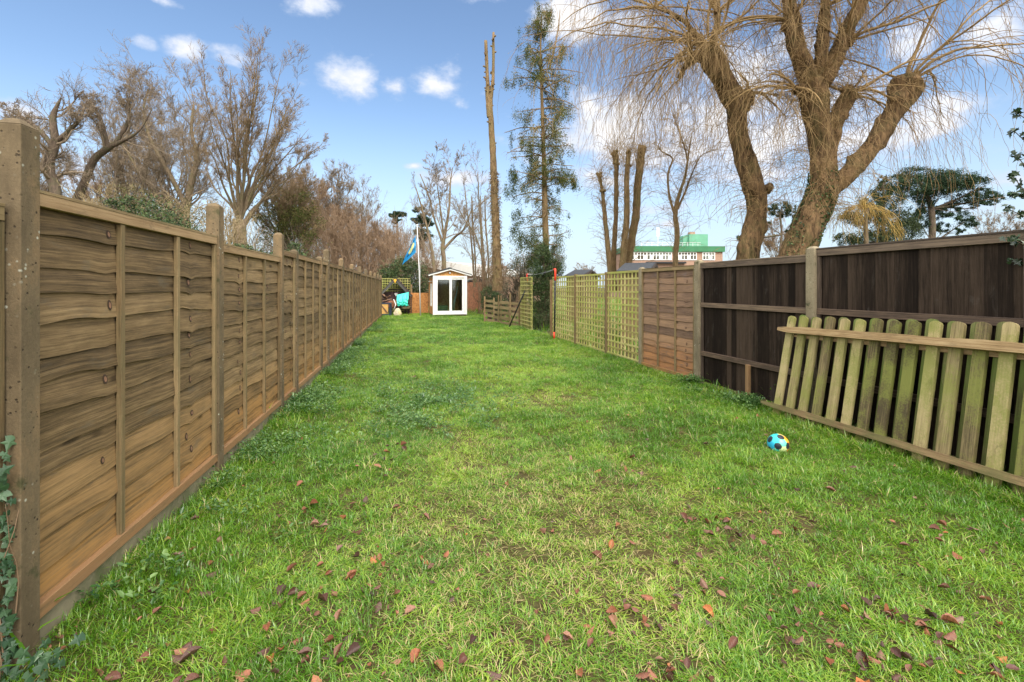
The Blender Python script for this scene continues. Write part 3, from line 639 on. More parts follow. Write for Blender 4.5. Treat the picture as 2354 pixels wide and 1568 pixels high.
# --- arbour seat
az_ = 27.6; ax_ = GX(908.5, az_)
AR = loc_empty('arbour_seat', ax_, az_, R(8), 'grey gabled garden arbour seat with bench in front of lattice', 'arbour')
hw = .86
for sg in (-1, 1):
    bx('post', AR, m_dkwood, [((sg*hw*.88, -.02, .62), (.045, .045, .72)), ((sg*hw*.88, .55, .62), (.045, .045, .72))], 2, .004)
    pl = MB(); a_ = np.array([0, -.12, 2.02]); b_ = np.array([sg*(hw+.06), -.12, 1.02]); u = (b_-a_); ll = np.linalg.norm(u); u /= ll; n_ = np.array([-u[2]*sg, 0, u[0]*sg]); n_ = n_ if n_[2] > 0 else -n_
    pl.box((a_+b_)/2+np.array([0, 0.0015*sg, 0]), (ll/2, .018, .065), (u, X3[1], n_), 0); pl.build('gable_board', m_grwood, AR, .004)
    pl = MB().seed(3); pl.box((a_+b_)/2+n_*.075+np.array([0, .42, 0]), (ll/2, .46, .010), (u, X3[1], n_), 0); pl.build('roof_side', m_dkwood, AR)
bk = MB().seed(9)
for i in range(13): bk.box((-.72+i*.12, .60, .86), (.058, .009, .42), grain=2)
bk.build('back_planks', wood('plum_bench_back', (.035, .02, .022), (.07, .042, .045), (.12, .08, .08), knots=False), AR)
bx('bench_seat', AR, m_dkwood, [((0, .10+k*.13, .45), (.76, .058, .014)) for k in range(4)]+[((0, .02, .40), (.76, .012, .05))], 0, .003)
bx('bench_leg', AR, m_dkwood, [((.55, .05, .18), (.04, .03, .22))], 2); bx('bench_leg', AR, m_dkwood, [((-.6, .05, .18), (.04, .03, .22))], 2)
bx('brace', AR, m_dkwood, [((0, .58, 1.42), (.42, .02, .035))]); bx('finial', AR, flat('yellow_ornament', (.72, .38, .03), .5, .2), [((0, -.155, 1.97), (.075, .012, .06)), ((0, -.155, 1.87), (.035, .011, .045), dict(taper=None))], 2, .008)
sl_ = trellis(AR, np.array([.70, -.03, 0]), X3[0], -X3[1], .22, .05, 1.15, m_dkwood, pitch=.11, name='side_lattice', frame=False)
bx('plaque', AR, m_upvc, [((-.02, .575, 1.17), (.085, .014, .05)), ((-.02, .572, 1.085), (.045, .012, .035))], 0, .005)
LT = loc_empty('lattice_screen', GX(908, 28.5), 28.5, 0, 'square lattice screen with two pale posts behind the arbour seat', 'trellis')
trellis(LT, np.array([-.90, 0, 0]), X3[0], -X3[1], 1.80, .2, 2.10, m_trel, pitch=.152, w=.016, frame=False, name='lattice')
for sg in (-1, 1): bx('screen_post', LT, m_lwood, [((sg*.985, -.02, .85), (.045, .04, .90))], 2, .008)
# --- junk in and before the arbour
def world_mb(name, mb, mat, label, cat, group=None, bevel=0., smooth=False):
    o = mb.build(name, mat, None, bevel, smooth=smooth); tag(o, label, cat, group); return o
def centre(o):
    me = o.data; c = sum((v.co for v in me.vertices), Vector())/len(me.vertices); zmin = min(v.co.z for v in me.vertices); c.z = zmin
    me.transform(Matrix.Translation(-c)); o.location = c; return o
def crumple(name, cx, cy, cz, sx_, sy_, sz_, mat, label, cat, seed=1, fold=.25, shape=None):
    import bmesh
    bm = bmesh.new(); bmesh.ops.create_icosphere(bm, subdivisions=5, radius=1.)
    rg = np.random.default_rng(seed); ph = rg.uniform(0, 6.28, (10, 3)); fr = rg.uniform(2, 9, (10, 3))
    for v in bm.verts:
        p = np.array(v.co); q = sum(abs(math.sin(float(fr[k]@p)+ph[k, 0]))*.5**(k*.25) for k in range(10))/4
        p = p*(1-fold+fold*q*1.6+.10*fold*math.sin(9*p[0]+7*math.sin(5*p[2]+ph[3, 1]))*math.cos(8*p[1]+6*p[2])); p = np.sign(p)*np.abs(p)**.62
        p = p*np.array([sx_, sy_, sz_])
        if shape: p = shape(p)
        v.co = Vector(p)
    me = bpy.data.meshes.new(name); bm.to_mesh(me); bm.free(); me.polygons.foreach_set('use_smooth', [True]*len(me.polygons)); me.materials.append(mat)
    o = bpy.data.objects.new(name, me); COL.objects.link(o); o.location = (cx, cy, cz); tag(o, label, cat); return o
m_tarp = flat('turquoise_tarpaulin', (.05, .60, .50), .4, .1, 6, .01)
tz = 27.3
def tarp():
    rg = np.random.default_rng(6); nu, nv = 46, 44; u, v = np.meshgrid(np.linspace(-1, 1, nu), np.linspace(0, 1, nv), indexing='ij')
    fold = np.sin(u*9+v*5+2*np.sin(v*6))*.5+np.sin(u*17-v*11+1)*.3+np.sin(v*24+3*np.sin(u*4))*.45*(v > .35)
    x = u*(.34-.10*np.clip(v-.45, 0, 1))+.05*v+.03*fold*v; zz = .74-.72*v**.85+.08*u*(1-v)+.03*np.sin(u*8)*v; y = -.02-.20*np.sin(v*2.4)+.055*fold*(.15+v)
    G = np.stack([x, y, zz], -1); UV = np.stack([u, v], -1); mb = MB(); mb.grid(G, UV); o = mb.build('tarpaulin', m_tarp, None, smooth=True)
    o.location = (GX(926, tz), tz, .47); sm_ = o.modifiers.new('thick', 'SOLIDIFY'); sm_.thickness = .012; sb = o.modifiers.new('smooth', 'SUBSURF'); sb.levels = sb.render_levels = 1; tag(o, 'crumpled turquoise tarpaulin heaped on the arbour bench', 'tarpaulin')
tarp()
mb = MB(); mb.tube([(GX(905, 27), 26.95, GZ(688, 27)), (GX(911, 27), 26.85, GZ(700, 27)), (GX(907, 27), 26.8, GZ(712, 27))], [.02, .025, .03], 7); centre(world_mb('plastic_tube', mb, m_upvc, 'white bent plastic tube lying below the turquoise tarpaulin', 'tube', smooth=True))
crumple('brushwood_heap', GX(898, 27.3), 27.45, GZ(700, 27.4), .30, .18, .20, flat('dry_brush', (.20, .085, .045), .9, .5, 25, .02), 'heap of dry reddish brown brushwood on the arbour bench', 'brushwood', 8, .6)
crumple('folded_cloth', GX(932, 27.2), 27.35, GZ(707, 27.4), .24, .18, .10, flat('olive_cloth', (.12, .10, .055), .9, .2, 9, .01), 'folded olive cloth on the bench beside the tarpaulin', 'cloth', 12, .3)
sk = crumple('sack', GX(913.5, 26.6), 26.6, .13, .20, .16, .20, flat('pale_sack', (.58, .50, .38), .8, .15, 9, .01, col2=(.60, .58, .22), thr=(.5, .6)), 'pale open sack slumped on the grass under the arbour bench', 'sack', 3, .4, lambda p: p*np.array([1-.5*max(0, p[2]*4), 1, 1])+np.array([0, 0, .06*max(0, p[2]*3)]))
tz = 26.1; tx = GX(884, tz)
ST = loc_empty('plastic_trestle', tx, tz, R(6), 'dark blue plastic trestle with an orange board between its legs', 'trestle')
w = .34
bx('top', ST, m_dkplastic, [((0, 0, .70), (w, .24, .035))], 0, .012)
for sxx in (-1, 1):
    for sy_ in (-1, 1): bx('leg', ST, m_dkplastic, [((sxx*(w-.03), sy_*.20, .33), (.038, .03, .345))], 2, .008)
bx('stretcher', ST, m_dkplastic, [((0, -.20, .10), (w-.075, .018, .03))], 0, .004)
b = MB(); b.box((0, -.16, .38), (.21, .008, .27)); bd = b.build('plywood_sheet', flat('orange_ply', (.55, .32, .10), .6, .1, 5), None, .01); bd.location = (tx, tz, .02); bd.rotation_euler = (R(5), 0, R(6)); tag(bd, 'pale orange plywood sheet standing inside the dark blue trestle', 'plywood sheet')
b = MB(); b.box((.02, -.19, .36), (.30, .012, .035), (np.array([.64, 0, -.77]), X3[1], np.array([.77, 0, .64])), 0); bd = b.build('wooden_lath', m_brwood, None, .004); bd.location = (tx, tz-.03, .04); tag(bd, 'dark lath leaning diagonally across the orange plywood sheet', 'lath')
rg = random.Random(5)
for k in range(9):
    mb = MB().seed(k+40); L = rg.uniform(.25, .55); a = rg.uniform(-.5, .6); u = np.array([math.cos(a)*math.cos(.3*k), math.cos(a)*math.sin(.3*k)*.6, math.sin(a)]); u /= np.linalg.norm(u); v = np.cross(u, [0, 0, 1.]); v /= np.linalg.norm(v); n = np.cross(v, u)
    mb.box((tx+rg.uniform(-.26, .2), tz+rg.uniform(-.15, .15), .80+k*.035), (L/2, .05, .022), (u, v, n), 0)
    o = centre(world_mb('scrap_timber', mb, m_brwood if k % 3 else m_dkwood, 'short offcut of brown timber piled on the dark blue trestle', 'timber offcut', 'offcuts piled on the trestle', .003))
# leaning planks at the end of the left fence
for k in range(8):
    z = 24.6+.14*k; x0 = GX(858+rg.uniform(-3, 3), z) if k < 4 else GX(868+k*1.2, z+1)
    mb = MB().seed(k+70); h = rg.uniform(1.75, 2.0) if k < 4 else rg.uniform(1.5, 2.2)
    a = np.array([x0+.02*k, z-.8+rg.uniform(-.15, .2) if k < 4 else z+.6, .0]); b_ = np.array([x0-.38-rg.uniform(0, .12), a[1]+.25, h])
    u = b_-a; ll = np.linalg.norm(u); u /= ll; v = np.cross(u, [0, 1., 0]); v /= np.linalg.norm(v); n = np.cross(u, v)
    mb.box((a+b_)/2, (ll/2, .014, .048), (u, v, n), 0)
    centre(world_mb('leaning_plank', mb, m_brwood if k % 3 else m_lwood, 'long reddish plank leaning on the far end of the lap fence' if k < 4 else 'dark brown plank leaning beside the arbour post', 'plank', 'planks leaning on the far end of the lap fence' if k < 4 else 'planks leaning beside the arbour', .002))
mb = MB(); mb.tube([(GX(863, 26.4), 26.4, GZ(688, 26.4)), (GX(874, 26.2), 26.1, GZ(712, 26.2))], .022, 7); centre(world_mb('white_pole', mb, m_upvc, 'short white pole leaning among brown planks left of the arbour', 'pole'))
mb = MB(); mb.box((GX(959, 28)+.05, 27.9, .62), (.62, .010, .62), grain=2); centre(world_mb('chipboard_panel', mb, osb_mat('chipboard', (.22, .08, .02), (.46, .19, .05), (.58, .29, .10)), 'orange chipboard panel standing between arbour and shed', 'board', bevel=.002))
# old shed behind
OS = loc_empty('brown_shed', GX(1074, 30.5), 30.5, R(6), 'reddish brown shed partly hidden behind the patio door shed', 'shed')
bx('wall', OS, osb_mat('stained_ply', (.16, .07, .035), (.28, .12, .065), (.36, .17, .09)), [((.62, 1, .95), (.62, 1.0, .95))], 2)
mb = MB()
for sg in (-1, 1):
    u = np.array([sg*math.cos(.30), 0, -math.sin(.30)]); n = np.array([sg*math.sin(.30), 0, math.cos(.30)]); mb.box(np.array([.62, 1, 2.15])+u*.36, (.38, 1.1, .018), (u, X3[1], n), 0)
mb.face([(0, -.001, 1.9), (1.24, -.001, 1.9), (.62, -.001, 2.12)]); mb.build('roof', m_felt, OS)
# --- low rail fence of pallet boards
PF = empty('rail_fence', tuple(np.array([GX(1112, 21.4), 21.4, 0]))); tag(PF, 'low fence of five mossy boards on stakes right of the shed', 'fence')
q0 = np.array([GX(1112, 21.6), 21.6, 0]); q1 = np.array([GX(1204, 18.3), 18.3, 0]); U_ = (q1-q0); PL = np.linalg.norm(U_); U_ /= PL; N_ = np.array([U_[1], -U_[0], 0]); N_ = N_ if N_[1] < 0 else -N_
m_pal = wood('pallet_board_wood', (.12, .085, .04), (.25, .18, .095), (.36, .27, .15), green=(.13, .13, .05), gamt=.5)
segs = [(0, .26), (.26, .43), (.43, .72), (.72, 1.0)]
for k, (s0, s1) in enumerate(segs):
    mb = MB().seed(k+5)
    for j in range(5):
        h = .10+j*.215-(.0 if k != 1 else .02)-.03*k*.5
        if j == 4 and k in (1,): h -= .04
        mb.box(q0+U_*PL*(s0+s1)/2+UP*h, ((s1-s0)*PL/2-.01, .011, .058), (U_, N_, UP), 0)
    mb.build('board_section', m_pal, PF)
for k, (s, h) in enumerate(((0., 1.10), (.04, 1.16), (.26, 1.12), (.42, 1.24), (.45, 1.22), (.71, 1.32), (1.0, 1.26))):
    mb = MB().seed(k); mb.box(q0+U_*PL*s+N_*(.035 if k % 2 else -.035)+UP*(h/2-.1), (.032, .022, h/2+.1), (U_, N_, UP), 2); mb.build('stake', m_lwood if k == 1 else m_batten, PF, .003)
world_children(PF)
# --- goal frame
GF = empty('goal_frame', (GX(1275, 15.0), 15.0, 0)); tag(GF, 'black metal goal frame with red corner joints beside the trellis', 'goal')
g0 = np.array([GX(1273.5, 14.35), 14.35, 0.]); g0t = np.array([GX(1276, 14.35), 14.35, GZ(619, 14.35)])
g1 = np.array([GX(1206, 18.6), 18.6, 0.]); g1t = np.array([GX(1211, 18.6), 18.6, GZ(631, 18.6)])
def tb(name, pts, r, mat, k=8, par=GF): mb = MB(); mb.tube([tuple(p) for p in pts], r, k); return mb.build(name, mat, par, smooth=True)
tb('upright', [g0-UP*.05, g0t-UP*.12], .026, m_black); tb('upright', [g1-UP*.05, g1t-UP*.1], .026, m_black)
tb('crossbar', [g0t+(g1t-g0t)*.02, g0t+(g1t-g0t)*.25-UP*.05, g0t+(g1t-g0t)*.6-UP*.06], .014, flat('grey_tube', (.16, .17, .18), .4, .1)); tb('crossbar', [g0t+(g1t-g0t)*.6-UP*.06, g1t], .016, m_metal)
for t_, d_ in ((g0t, (g1t-g0t)), (g1t, (g0t-g1t))):
    d_ = d_/np.linalg.norm(d_); tb('corner_joint', [t_-UP*.34, t_-UP*.03, t_, t_+d_*.16+UP*.0], 0.029, m_red)
tb('foot_joint', [g0+UP*.0, g0+UP*.22], 0.029, m_red)
bt = np.array([GX(1222, 17.6), 17.6, GZ(634, 17.6)]); b0 = np.array([GX(1168.5, 18.2), 18.2, .0])
tb('brace', [b0, bt], .028, m_black); tb('brace_bar', [bt, bt+np.array([.38, -.5, -.04]), g0t+(g1t-g0t)*.3-UP*.02], .026, m_black)
world_children(GF)
# --- ball
def make_ball():
    import bmesh
    z = 4.62; bm = bmesh.new(); bmesh.ops.create_icosphere(bm, subdivisions=5, radius=1.)
    pent = []; 
    b0 = bmesh.new(); bmesh.ops.create_icosphere(b0, subdivisions=1, radius=1.); ico = [np.array(v.co.normalized()) for v in b0.verts]; faces = [np.array(f.calc_center_median().normalized()) for f in b0.faces]; b0.free()
    rot = np.array(Matrix.Rotation(.5, 3, 'X') @ Matrix.Rotation(.35, 3, 'Z')); ico = [rot@p for p in ico]; faces = [rot@p for p in faces]
    me = bpy.data.meshes.new('football'); cols = []
    bm.faces.ensure_lookup_table()
    for f in bm.faces:
        c = np.array(f.calc_center_median().normalized()); di = max(float(c@p) for p in ico); df = sorted([float(c@p) for p in faces])
        x = c[0]
        def lerp(a, b, t): return tuple(np.array(a)*(1-t)+np.array(b)*t)
        if di > .942: col = (.015, .018, .03)
        else:
            fi = max(range(20), key=lambda i: float(c@faces[i])); fx_ = faces[fi][0]*.9-faces[fi][2]*.15
            st = [(-1, (.02, .30, .65)), (-.5, (.03, .52, .50)), (-.05, (.10, .62, .42)), (.15, (.75, .62, .22)), (.45, (.92, .36, .03)), (1., (.92, .26, .02))]
            for (a, ca), (b_, cb) in zip(st, st[1:]):
                if a <= fx_ <= b_: col = lerp(ca, cb, (fx_-a)/(b_-a))
        cols.append(col)
    for v in bm.verts:
        c = np.array(v.co.normalized()); v.co = Vector(c)*.096
    bm.to_mesh(me); bm.free(); a = me.attributes.new('panel_colour', 'FLOAT_COLOR', 'FACE'); a.data.foreach_set('color', [q for c in cols for q in (*c, 1)])
    me.polygons.foreach_set('use_smooth', [True]*len(me.polygons))
    m, t, b = newmat('ball_plastic'); at = t.nodes.new('ShaderNodeAttribute'); at.attribute_name = 'panel_colour'; L_(t, at.outputs['Color'], b.inputs['Base Color']); b.inputs['Roughness'].default_value = .35
    me.materials.append(m); o = bpy.data.objects.new('football', me); COL.objects.link(o); o.location = (GX(1788, z), z, .055); tag(o, 'small football with blue, teal and orange panels on the grass', 'ball')
make_ball()
# ---------------------------------------------------------------- buildings beyond the fences
m_brick = flat('pinkish_brick', (.33, .21, .155), .9, .2, 6, .004)
m_green = flat('green_cladding', (.035, .165, .075), .6, .12, 1.5)
m_pgreen = flat('pale_green_cladding', (.12, .33, .22), .5, .12, 1.2)
def school():
    z = 72.; x0, x1 = GX(1440, z), GX(1664, z); S = loc_empty('school_block', x0, z, R(2), 'long brick block with green roof band and green rooftop plant room', 'building'); Lx = x1-x0
    top = GZ(570, z); bx('wall', S, m_brick, [((Lx/2, 6, top/2-.6), (Lx/2, 6, top/2-.0))])
    bx('fascia', S, m_green, [((Lx/2, 5.9, top-.15), (Lx/2+.25, 6.2, .42))]); wz0, wz1 = GZ(597, z), GZ(580, z)
    def px(x): return GX(x, z)-x0
    for (a, b_, n) in ((1450, 1486, 5), (1487, 1544, 8), (1560, 1602, 6), (1617, 1645, 4)):
        A, B = px(a), px(b_); wdt = B-A; w = bx('window', S, glassm('pane_far') if 'pane_far' not in bpy.data.materials else bpy.data.materials['pane_far'], [(((A+B)/2, -.03, (wz0+wz1)/2), (wdt/2-.05, .02, (wz1-wz0)/2-.03))])
        fb = [(((A+B)/2, -.07, wz1), (wdt/2, .05, .05)), (((A+B)/2, -.07, wz0), (wdt/2, .05, .06)), (((A+B)/2, -.07, wz0+(wz1-wz0)*.62), (wdt/2, .04, .04))]
        for k in range(n+1): fb.append(((A+wdt*k/n, -.065, (wz0+wz1)/2), (.055, .05, (wz1-wz0)/2)))
        for k in range(n):
            if (k*7+n) % 3 == 0: fb.append(((A+wdt*(k+.5)/n, -.06, wz0+(wz1-wz0)*.3), (.12, .03, (wz1-wz0)*.28)))
        bx('window_frame', w, m_upvc, fb, 2)
    bx('canopy', S, m_black, [((px(1530), -.3, GZ(604, z)), (3.0, .3, .13))])
    pa, pb = px(1577), px(1633); t0, t1 = GZ(569, z), GZ(537, z)
    bx('plant_room', S, m_pgreen, [(((pa+pb)/2+.4, 3, (t0+t1)/2), ((pb-pa)/2-.4, 2.5, (t1-t0)/2)), ((pa+.7, 2.4, (t0+t1)/2-.1), (.7, 1.5, (t1-t0)/2-.1)), ((px(1600), .9, (t0+t1)/2-.35), (.8, .6, (t1-t0)/2-.45))], 2)
    bx('chimney', S, m_brick, [((px(1607), 2.5, t1+.25), (.42, .4, .28))], 2)
    rb = [((px(1545), .3, t0+.78), (4.6, .025, .025)), ((px(1545), .3, t0+.45), (4.6, .02, .02))]+[((px(1476+k*12), .3, t0+.4), (.025, .025, .4)) for k in range(12)]
    bx('roof_railing', S, m_metal, rb, 2)
    bx('aerial', S, m_metal, [((px(1523), 2, t0+1.6), (.04, .04, 1.7)), ((px(1523), 1.95, t0+2.6), (.22, .04, .7))], 2)
school()
def white_building():
    z0 = 46.; S = loc_empty('low_building', GX(962, z0), z0, 0, 'long low pink brick building with a white sloping roof edge', 'building', 0)
    a = np.array([0, 0, 0.]); 
    e = np.array([GX(1150, 40)-GX(962, z0), -6., 0]); L = np.linalg.norm(e); u = e/L; n = np.array([-u[1], u[0], 0])
    h0, h1 = GZ(603, z0), GZ(635, 40.)
    mb = MB(); P0 = a; P1 = e
    mb.face([tuple(P0), tuple(P1), tuple(P1+UP*h1), tuple(P0+UP*h0)]); mb.face([tuple(P1), tuple(P1+n*8), tuple(P1+n*8+UP*h1), tuple(P1+UP*h1)]); mb.face([tuple(P0+n*8), tuple(P0), tuple(P0+UP*h0), tuple(P0+n*8+UP*h0)])
    mb.face([tuple(P1+n*8), tuple(P0+n*8), tuple(P0+n*8+UP*h0), tuple(P1+n*8+UP*h1)]); mb.build('wall', m_brick, S)
    up = (P1+UP*h1)-(P0+UP*h0); up /= np.linalg.norm(up); nn = np.cross(up, n); nn = nn if nn[2] > 0 else -nn
    mb = MB(); mb.box((P0+P1)/2+UP*((h0+h1)/2+.1)-n*.12, (np.linalg.norm(up)*L/2*1.04, .14, .42), (up, n, nn), 0); mb.build('fascia', m_upvc, S)
    mb = MB(); mb.box((P0+P1)/2+UP*((h0+h1)/2+.1)+n*4, (L/2*1.03, 4.1, .10), (up, n, nn), 0); mb.build('roof', flat('pale_roof_sheet', (.40, .40, .38), .8, .1, 1.5), S)
    for k in range(6):
        c = P0+(P1-P0)*(.3+.12*k)-n*.02; w = bx('window', S, m_upvc, [(c+UP*(1.9), (.5, .04, .42), dict(ax=(u, n, UP)))])
        bx('pane', w, m_glass, [(c+UP*1.9-n*.045, (.44, .01, .36), dict(ax=(u, n, UP)))])
white_building()
def brown_roof():
    z = 60.; S = loc_empty('tiled_building', GX(1075, z), z, 0, 'distant building with a long brown tiled roof behind the white roof edge', 'building')
    Lx = GX(1160, z)-GX(1040, z); bx('wall', S, m_brick, [((Lx/2-2, 4, 1.6), (Lx/2, 4, 1.6))])
    h = GZ(608, z); mb = MB(); mb.face([(-2.3, -.4, 3.1), (Lx-1.7, -.4, 3.1), (Lx-1.7, 4, h), (-2.3, 4, h)]); mb.face([(Lx-1.7, 8.4, 3.1), (-2.3, 8.4, 3.1), (-2.3, 4, h), (Lx-1.7, 4, h)])
    mb.build('roof', flat('brown_tiles', (.11, .07, .055), .9, .2, 3, .02), S)
brown_roof()
def neighbour_shed(xa, xb, z, ridge, eave, label, rz=0., wallm=None):
    X0, X1 = GX(xa, z), GX(xb, z); W2 = (X1-X0)/2; S = loc_empty('neighbour_shed', (X0+X1)/2, z, rz, label, 'shed', 0); he, hr = GZ(eave, z), GZ(ridge, z)
    wm = wallm or m_batten
    bx('wall', S, wm, [((0, 1.2, he/2), (W2-.08, 1.1, he/2))])
    mb = MB()
    mb.face([(-W2+.08, .099, he), (W2-.08, .099, he), (W2-.08, 1.2, hr-.06), (-W2+.08, 1.2, hr-.06)]); 
    a = math.atan2(hr-he, 1.2); 
    for sg in (-1, 1):
        v = np.array([0, sg*math.cos(a), -math.sin(a)]); n = np.array([0, sg*math.sin(a), math.cos(a)]); l = math.hypot(hr-he, 1.3); mb.box(np.array([0, 1.2, hr])+v*l/2, (W2, l/2, .02), (X3[0], v, n), 0)
    mb.build('roof', m_felt, S)
    mb = MB()
    for sg in (-1, 1):
        v = np.array([0, sg*math.cos(a), -math.sin(a)]); n = np.array([0, sg*math.sin(a), math.cos(a)]); l = math.hypot(hr-he, 1.3); mb.box(np.array([W2+.012, 1.2, hr-.05])+v*l/2, (.012, l/2, .05), (X3[0], v, n), 1)
    mb.build('bargeboard', m_dkwood, S)
    mb = MB(); mb.face([(W2-.075, .1, he), (W2-.075, 2.3, he), (W2-.075, 1.2, hr-.03)]); mb.build('gable', wm, S); return S
neighbour_shed(1418, 1492, 13.2, 601, 622, 'dark felt shed roof showing above the reddish lap panel', R(-24))
neighbour_shed(1296, 1340, 22, 619, 634, 'small grey roof with pale gable past the dark bush', R(-30), m_batten)
# ---------------------------------------------------------------- vegetation tools
def nrm(v): return v/(np.linalg.norm(v, axis=-1, keepdims=True)+1e-9)
def shoots(rg, P0, D0, L, R0, n=6, wig=.15, grav=0., rend=.3, up=0.):
    Pn = len(P0); pts = np.zeros((Pn, n+1, 3)); pts[:, 0] = P0; D = nrm(D0); st = (np.broadcast_to(L, (Pn,))/n)[:, None]
    for i in range(n):
        D = D+rg.normal(0, wig, (Pn, 3)); D[:, 2] += (up-grav); D = nrm(D); pts[:, i+1] = pts[:, i]+D*st
    f = np.linspace(1, rend, n+1)[None]; return pts, np.broadcast_to(R0, (Pn,))[:, None]*f
def spawn(rg, pts, rad, cnt, t0, t1, a0, a1, skew=1.):
    Pn, n1, _ = pts.shape; t = t0+(t1-t0)*rg.random((Pn, cnt))**skew; x = t*(n1-1); i = np.minimum(x.astype(int), n1-2); f = (x-i)[..., None]
    r = np.arange(Pn)[:, None]; A = pts[r, i]; B = pts[r, i+1]; P0 = A+(B-A)*f; T = nrm(B-A); rr = rad[r, i]*(1-f[..., 0])+rad[r, i+1]*f[..., 0]
    rv = rg.normal(0, 1, T.shape); side = nrm(np.cross(T, rv)); a = rg.uniform(a0, a1, (Pn, cnt))[..., None]
    D = T*np.cos(a)+side*np.sin(a); return P0.reshape(-1, 3), D.reshape(-1, 3), rr.reshape(-1), t.reshape(-1)
class Acc:
    def __init__(s): s.V = []; s.Q = []; s.n = 0
    def add(s, V, Q): s.V.append(V); s.Q.append(Q+s.n); s.n += len(V)
    def tub(s, pts, rad, k=3): s.add(*tubes(pts, rad, k))
    def build(s, name, mat, parent=None, **k):
        return fastmesh(name, np.concatenate(s.V), np.concatenate(s.Q), mat, parent, **k)
def spline(pts, rad, sub=6):
    pts = np.array(pts, float); rad = np.array(rad, float); n = len(pts); q = np.vstack([2*pts[0]-pts[1], pts, 2*pts[-1]-pts[-2]]); rq = np.concatenate([[rad[0]], rad, [rad[-1]]])
    o, r = [], []
    for i in range(n-1):
        for t in np.arange(sub)/sub:
            a, b, c, d = q[i:i+4]; o.append(.5*((2*b)+(-a+c)*t+(2*a-5*b+4*c-d)*t*t+(-a+3*b-3*c+d)*t**3)); a, b, c, d = rq[i:i+4]; r.append(b+(c-b)*t)
    o.append(pts[-1]); r.append(rad[-1]); return np.array(o), np.array(r)
def limb(acc, pts, rad, k=14, seed=0, rough=.12, sub=6, cap=True, fine=0.):
    p, r = spline(pts, rad, sub); rg = np.random.default_rng(seed)
    if cap: p = np.vstack([p, p[-1]+(p[-1]-p[-2])*.02]); r = np.append(r, r[-1]*.02)
    V, Q = tubes(p[None], r[None], k); n = len(p); C = np.repeat(p, k, 0); d = V-C; ph = rg.uniform(0, 6.28, (5, 3))
    s = rough*r.mean()/ (r.mean()+1e-6)
    a = np.arctan2(d[:, 1], d[:, 0]); z = np.repeat(np.concatenate([[0], np.cumsum(np.linalg.norm(np.diff(p, axis=0), axis=1))]), k); R0 = r.mean()
    f = 1+rough*(np.sin(3*a+z/R0*.6+ph[0, 0])*.5+np.sin(5*a-z/R0*.9+ph[1, 0])*.35+np.sin(2*a+z/R0*1.7+ph[2, 0])*.45+np.sin(7*a+z/R0*.35+ph[3, 0])*.25)
    if fine:
        for q_ in range(6): f = f+fine*.5*np.sin((9+4*q_)*a+z/R0*(1.5+q_)*(1 if q_ % 2 else -1)+2*np.sin(z/R0*(.8+.5*q_)+ph[q_ % 5, 1]))/(1+.3*q_)
        for q_ in range(9):
            ac, zc, w_ = rg.uniform(-3.1, 3.1), rg.uniform(0, z.max()), rg.uniform(.25, .6); da = np.angle(np.exp(1j*(a-ac))); f = f+rg.uniform(.12, .38)*np.exp(-(da/w_)**2-((z-zc)/(R0*w_*1.3))**2)
    acc.add(C+d*f[:, None], Q); return p, r
def leaves(rg, C, size, aspect=.5, droop=0., flatn=0., fold=True):
    """one bent leaf (two quads) per centre; droop pulls its axis down, flatn keeps it level"""
    n = len(C); u = rg.normal(0, 1, (n, 3)); u[:, 2] = u[:, 2]*(1-flatn)-droop; u = nrm(u); w = rg.normal(0, 1, (n, 3)); w = nrm(np.cross(u, w)); nn = np.cross(u, w)
    s = (np.broadcast_to(size, (n,))*rg.uniform(.6, 1.25, n))[:, None]; h = s*aspect*.5
    V = np.stack([C-u*s*.5, C-w*h+u*s*.02+nn*h*.5, C+u*s*.5, C+w*h+u*s*.02+nn*h*.5], 1); 
    I = np.arange(n*4).reshape(n, 4); return V.reshape(-1, 3), I
m_twig = twigm('bare_twig', (.15, .105, .06), (.24, .17, .10), (.31, .23, .15))
m_twig2 = twigm('grey_bare_twig', (.15, .115, .08), (.24, .185, .13), (.31, .25, .19))
m_twigr = twigm('reddish_bare_twig', (.18, .115, .07), (.27, .185, .12), (.34, .25, .17))
m_bark = bark('grey_brown_bark', (.10, .075, .05), (.24, .18, .12), (.12, .13, .05), .5)
m_barkd = bark('dark_bark', (.06, .045, .035), (.16, .12, .09), (.08, .10, .04), .4)
m_willow = bark('willow_bark', (.026, .016, .009), (.215, .135, .070), (.09, .095, .035), .35, 1.)
m_wtwig = twigm('willow_shoot', (.17, .105, .045), (.27, .18, .08), (.38, .27, .13))
m_stump = bark('pollard_pole_bark', (.10, .065, .035), (.25, .17, .09), (.12, .13, .05), .35)
m_ever = leafm('evergreen_leaf', [(.2, (.014, .032, .012)), (.5, (.045, .08, .026)), (.75, (.095, .14, .045)), (.95, (.18, .22, .10))], .45, .15, .3)
m_ever_y = leafm('yellowish_leaf', [(.2, (.05, .05, .02)), (.5, (.13, .12, .045)), (.8, (.24, .20, .09)), (.95, (.34, .28, .14))], .6, .25)
m_conif = leafm('cypress_spray', [(.2, (.035, .05, .014)), (.45, (.08, .10, .03)), (.7, (.15, .15, .055)), (.9, (.28, .17, .07))], .9, .15, .05)
m_pine = leafm('pine_needles', [(.2, (.014, .028, .018)), (.5, (.032, .058, .032)), (.8, (.065, .10, .05)), (.95, (.11, .13, .07))], .8, .1, .08, .35)
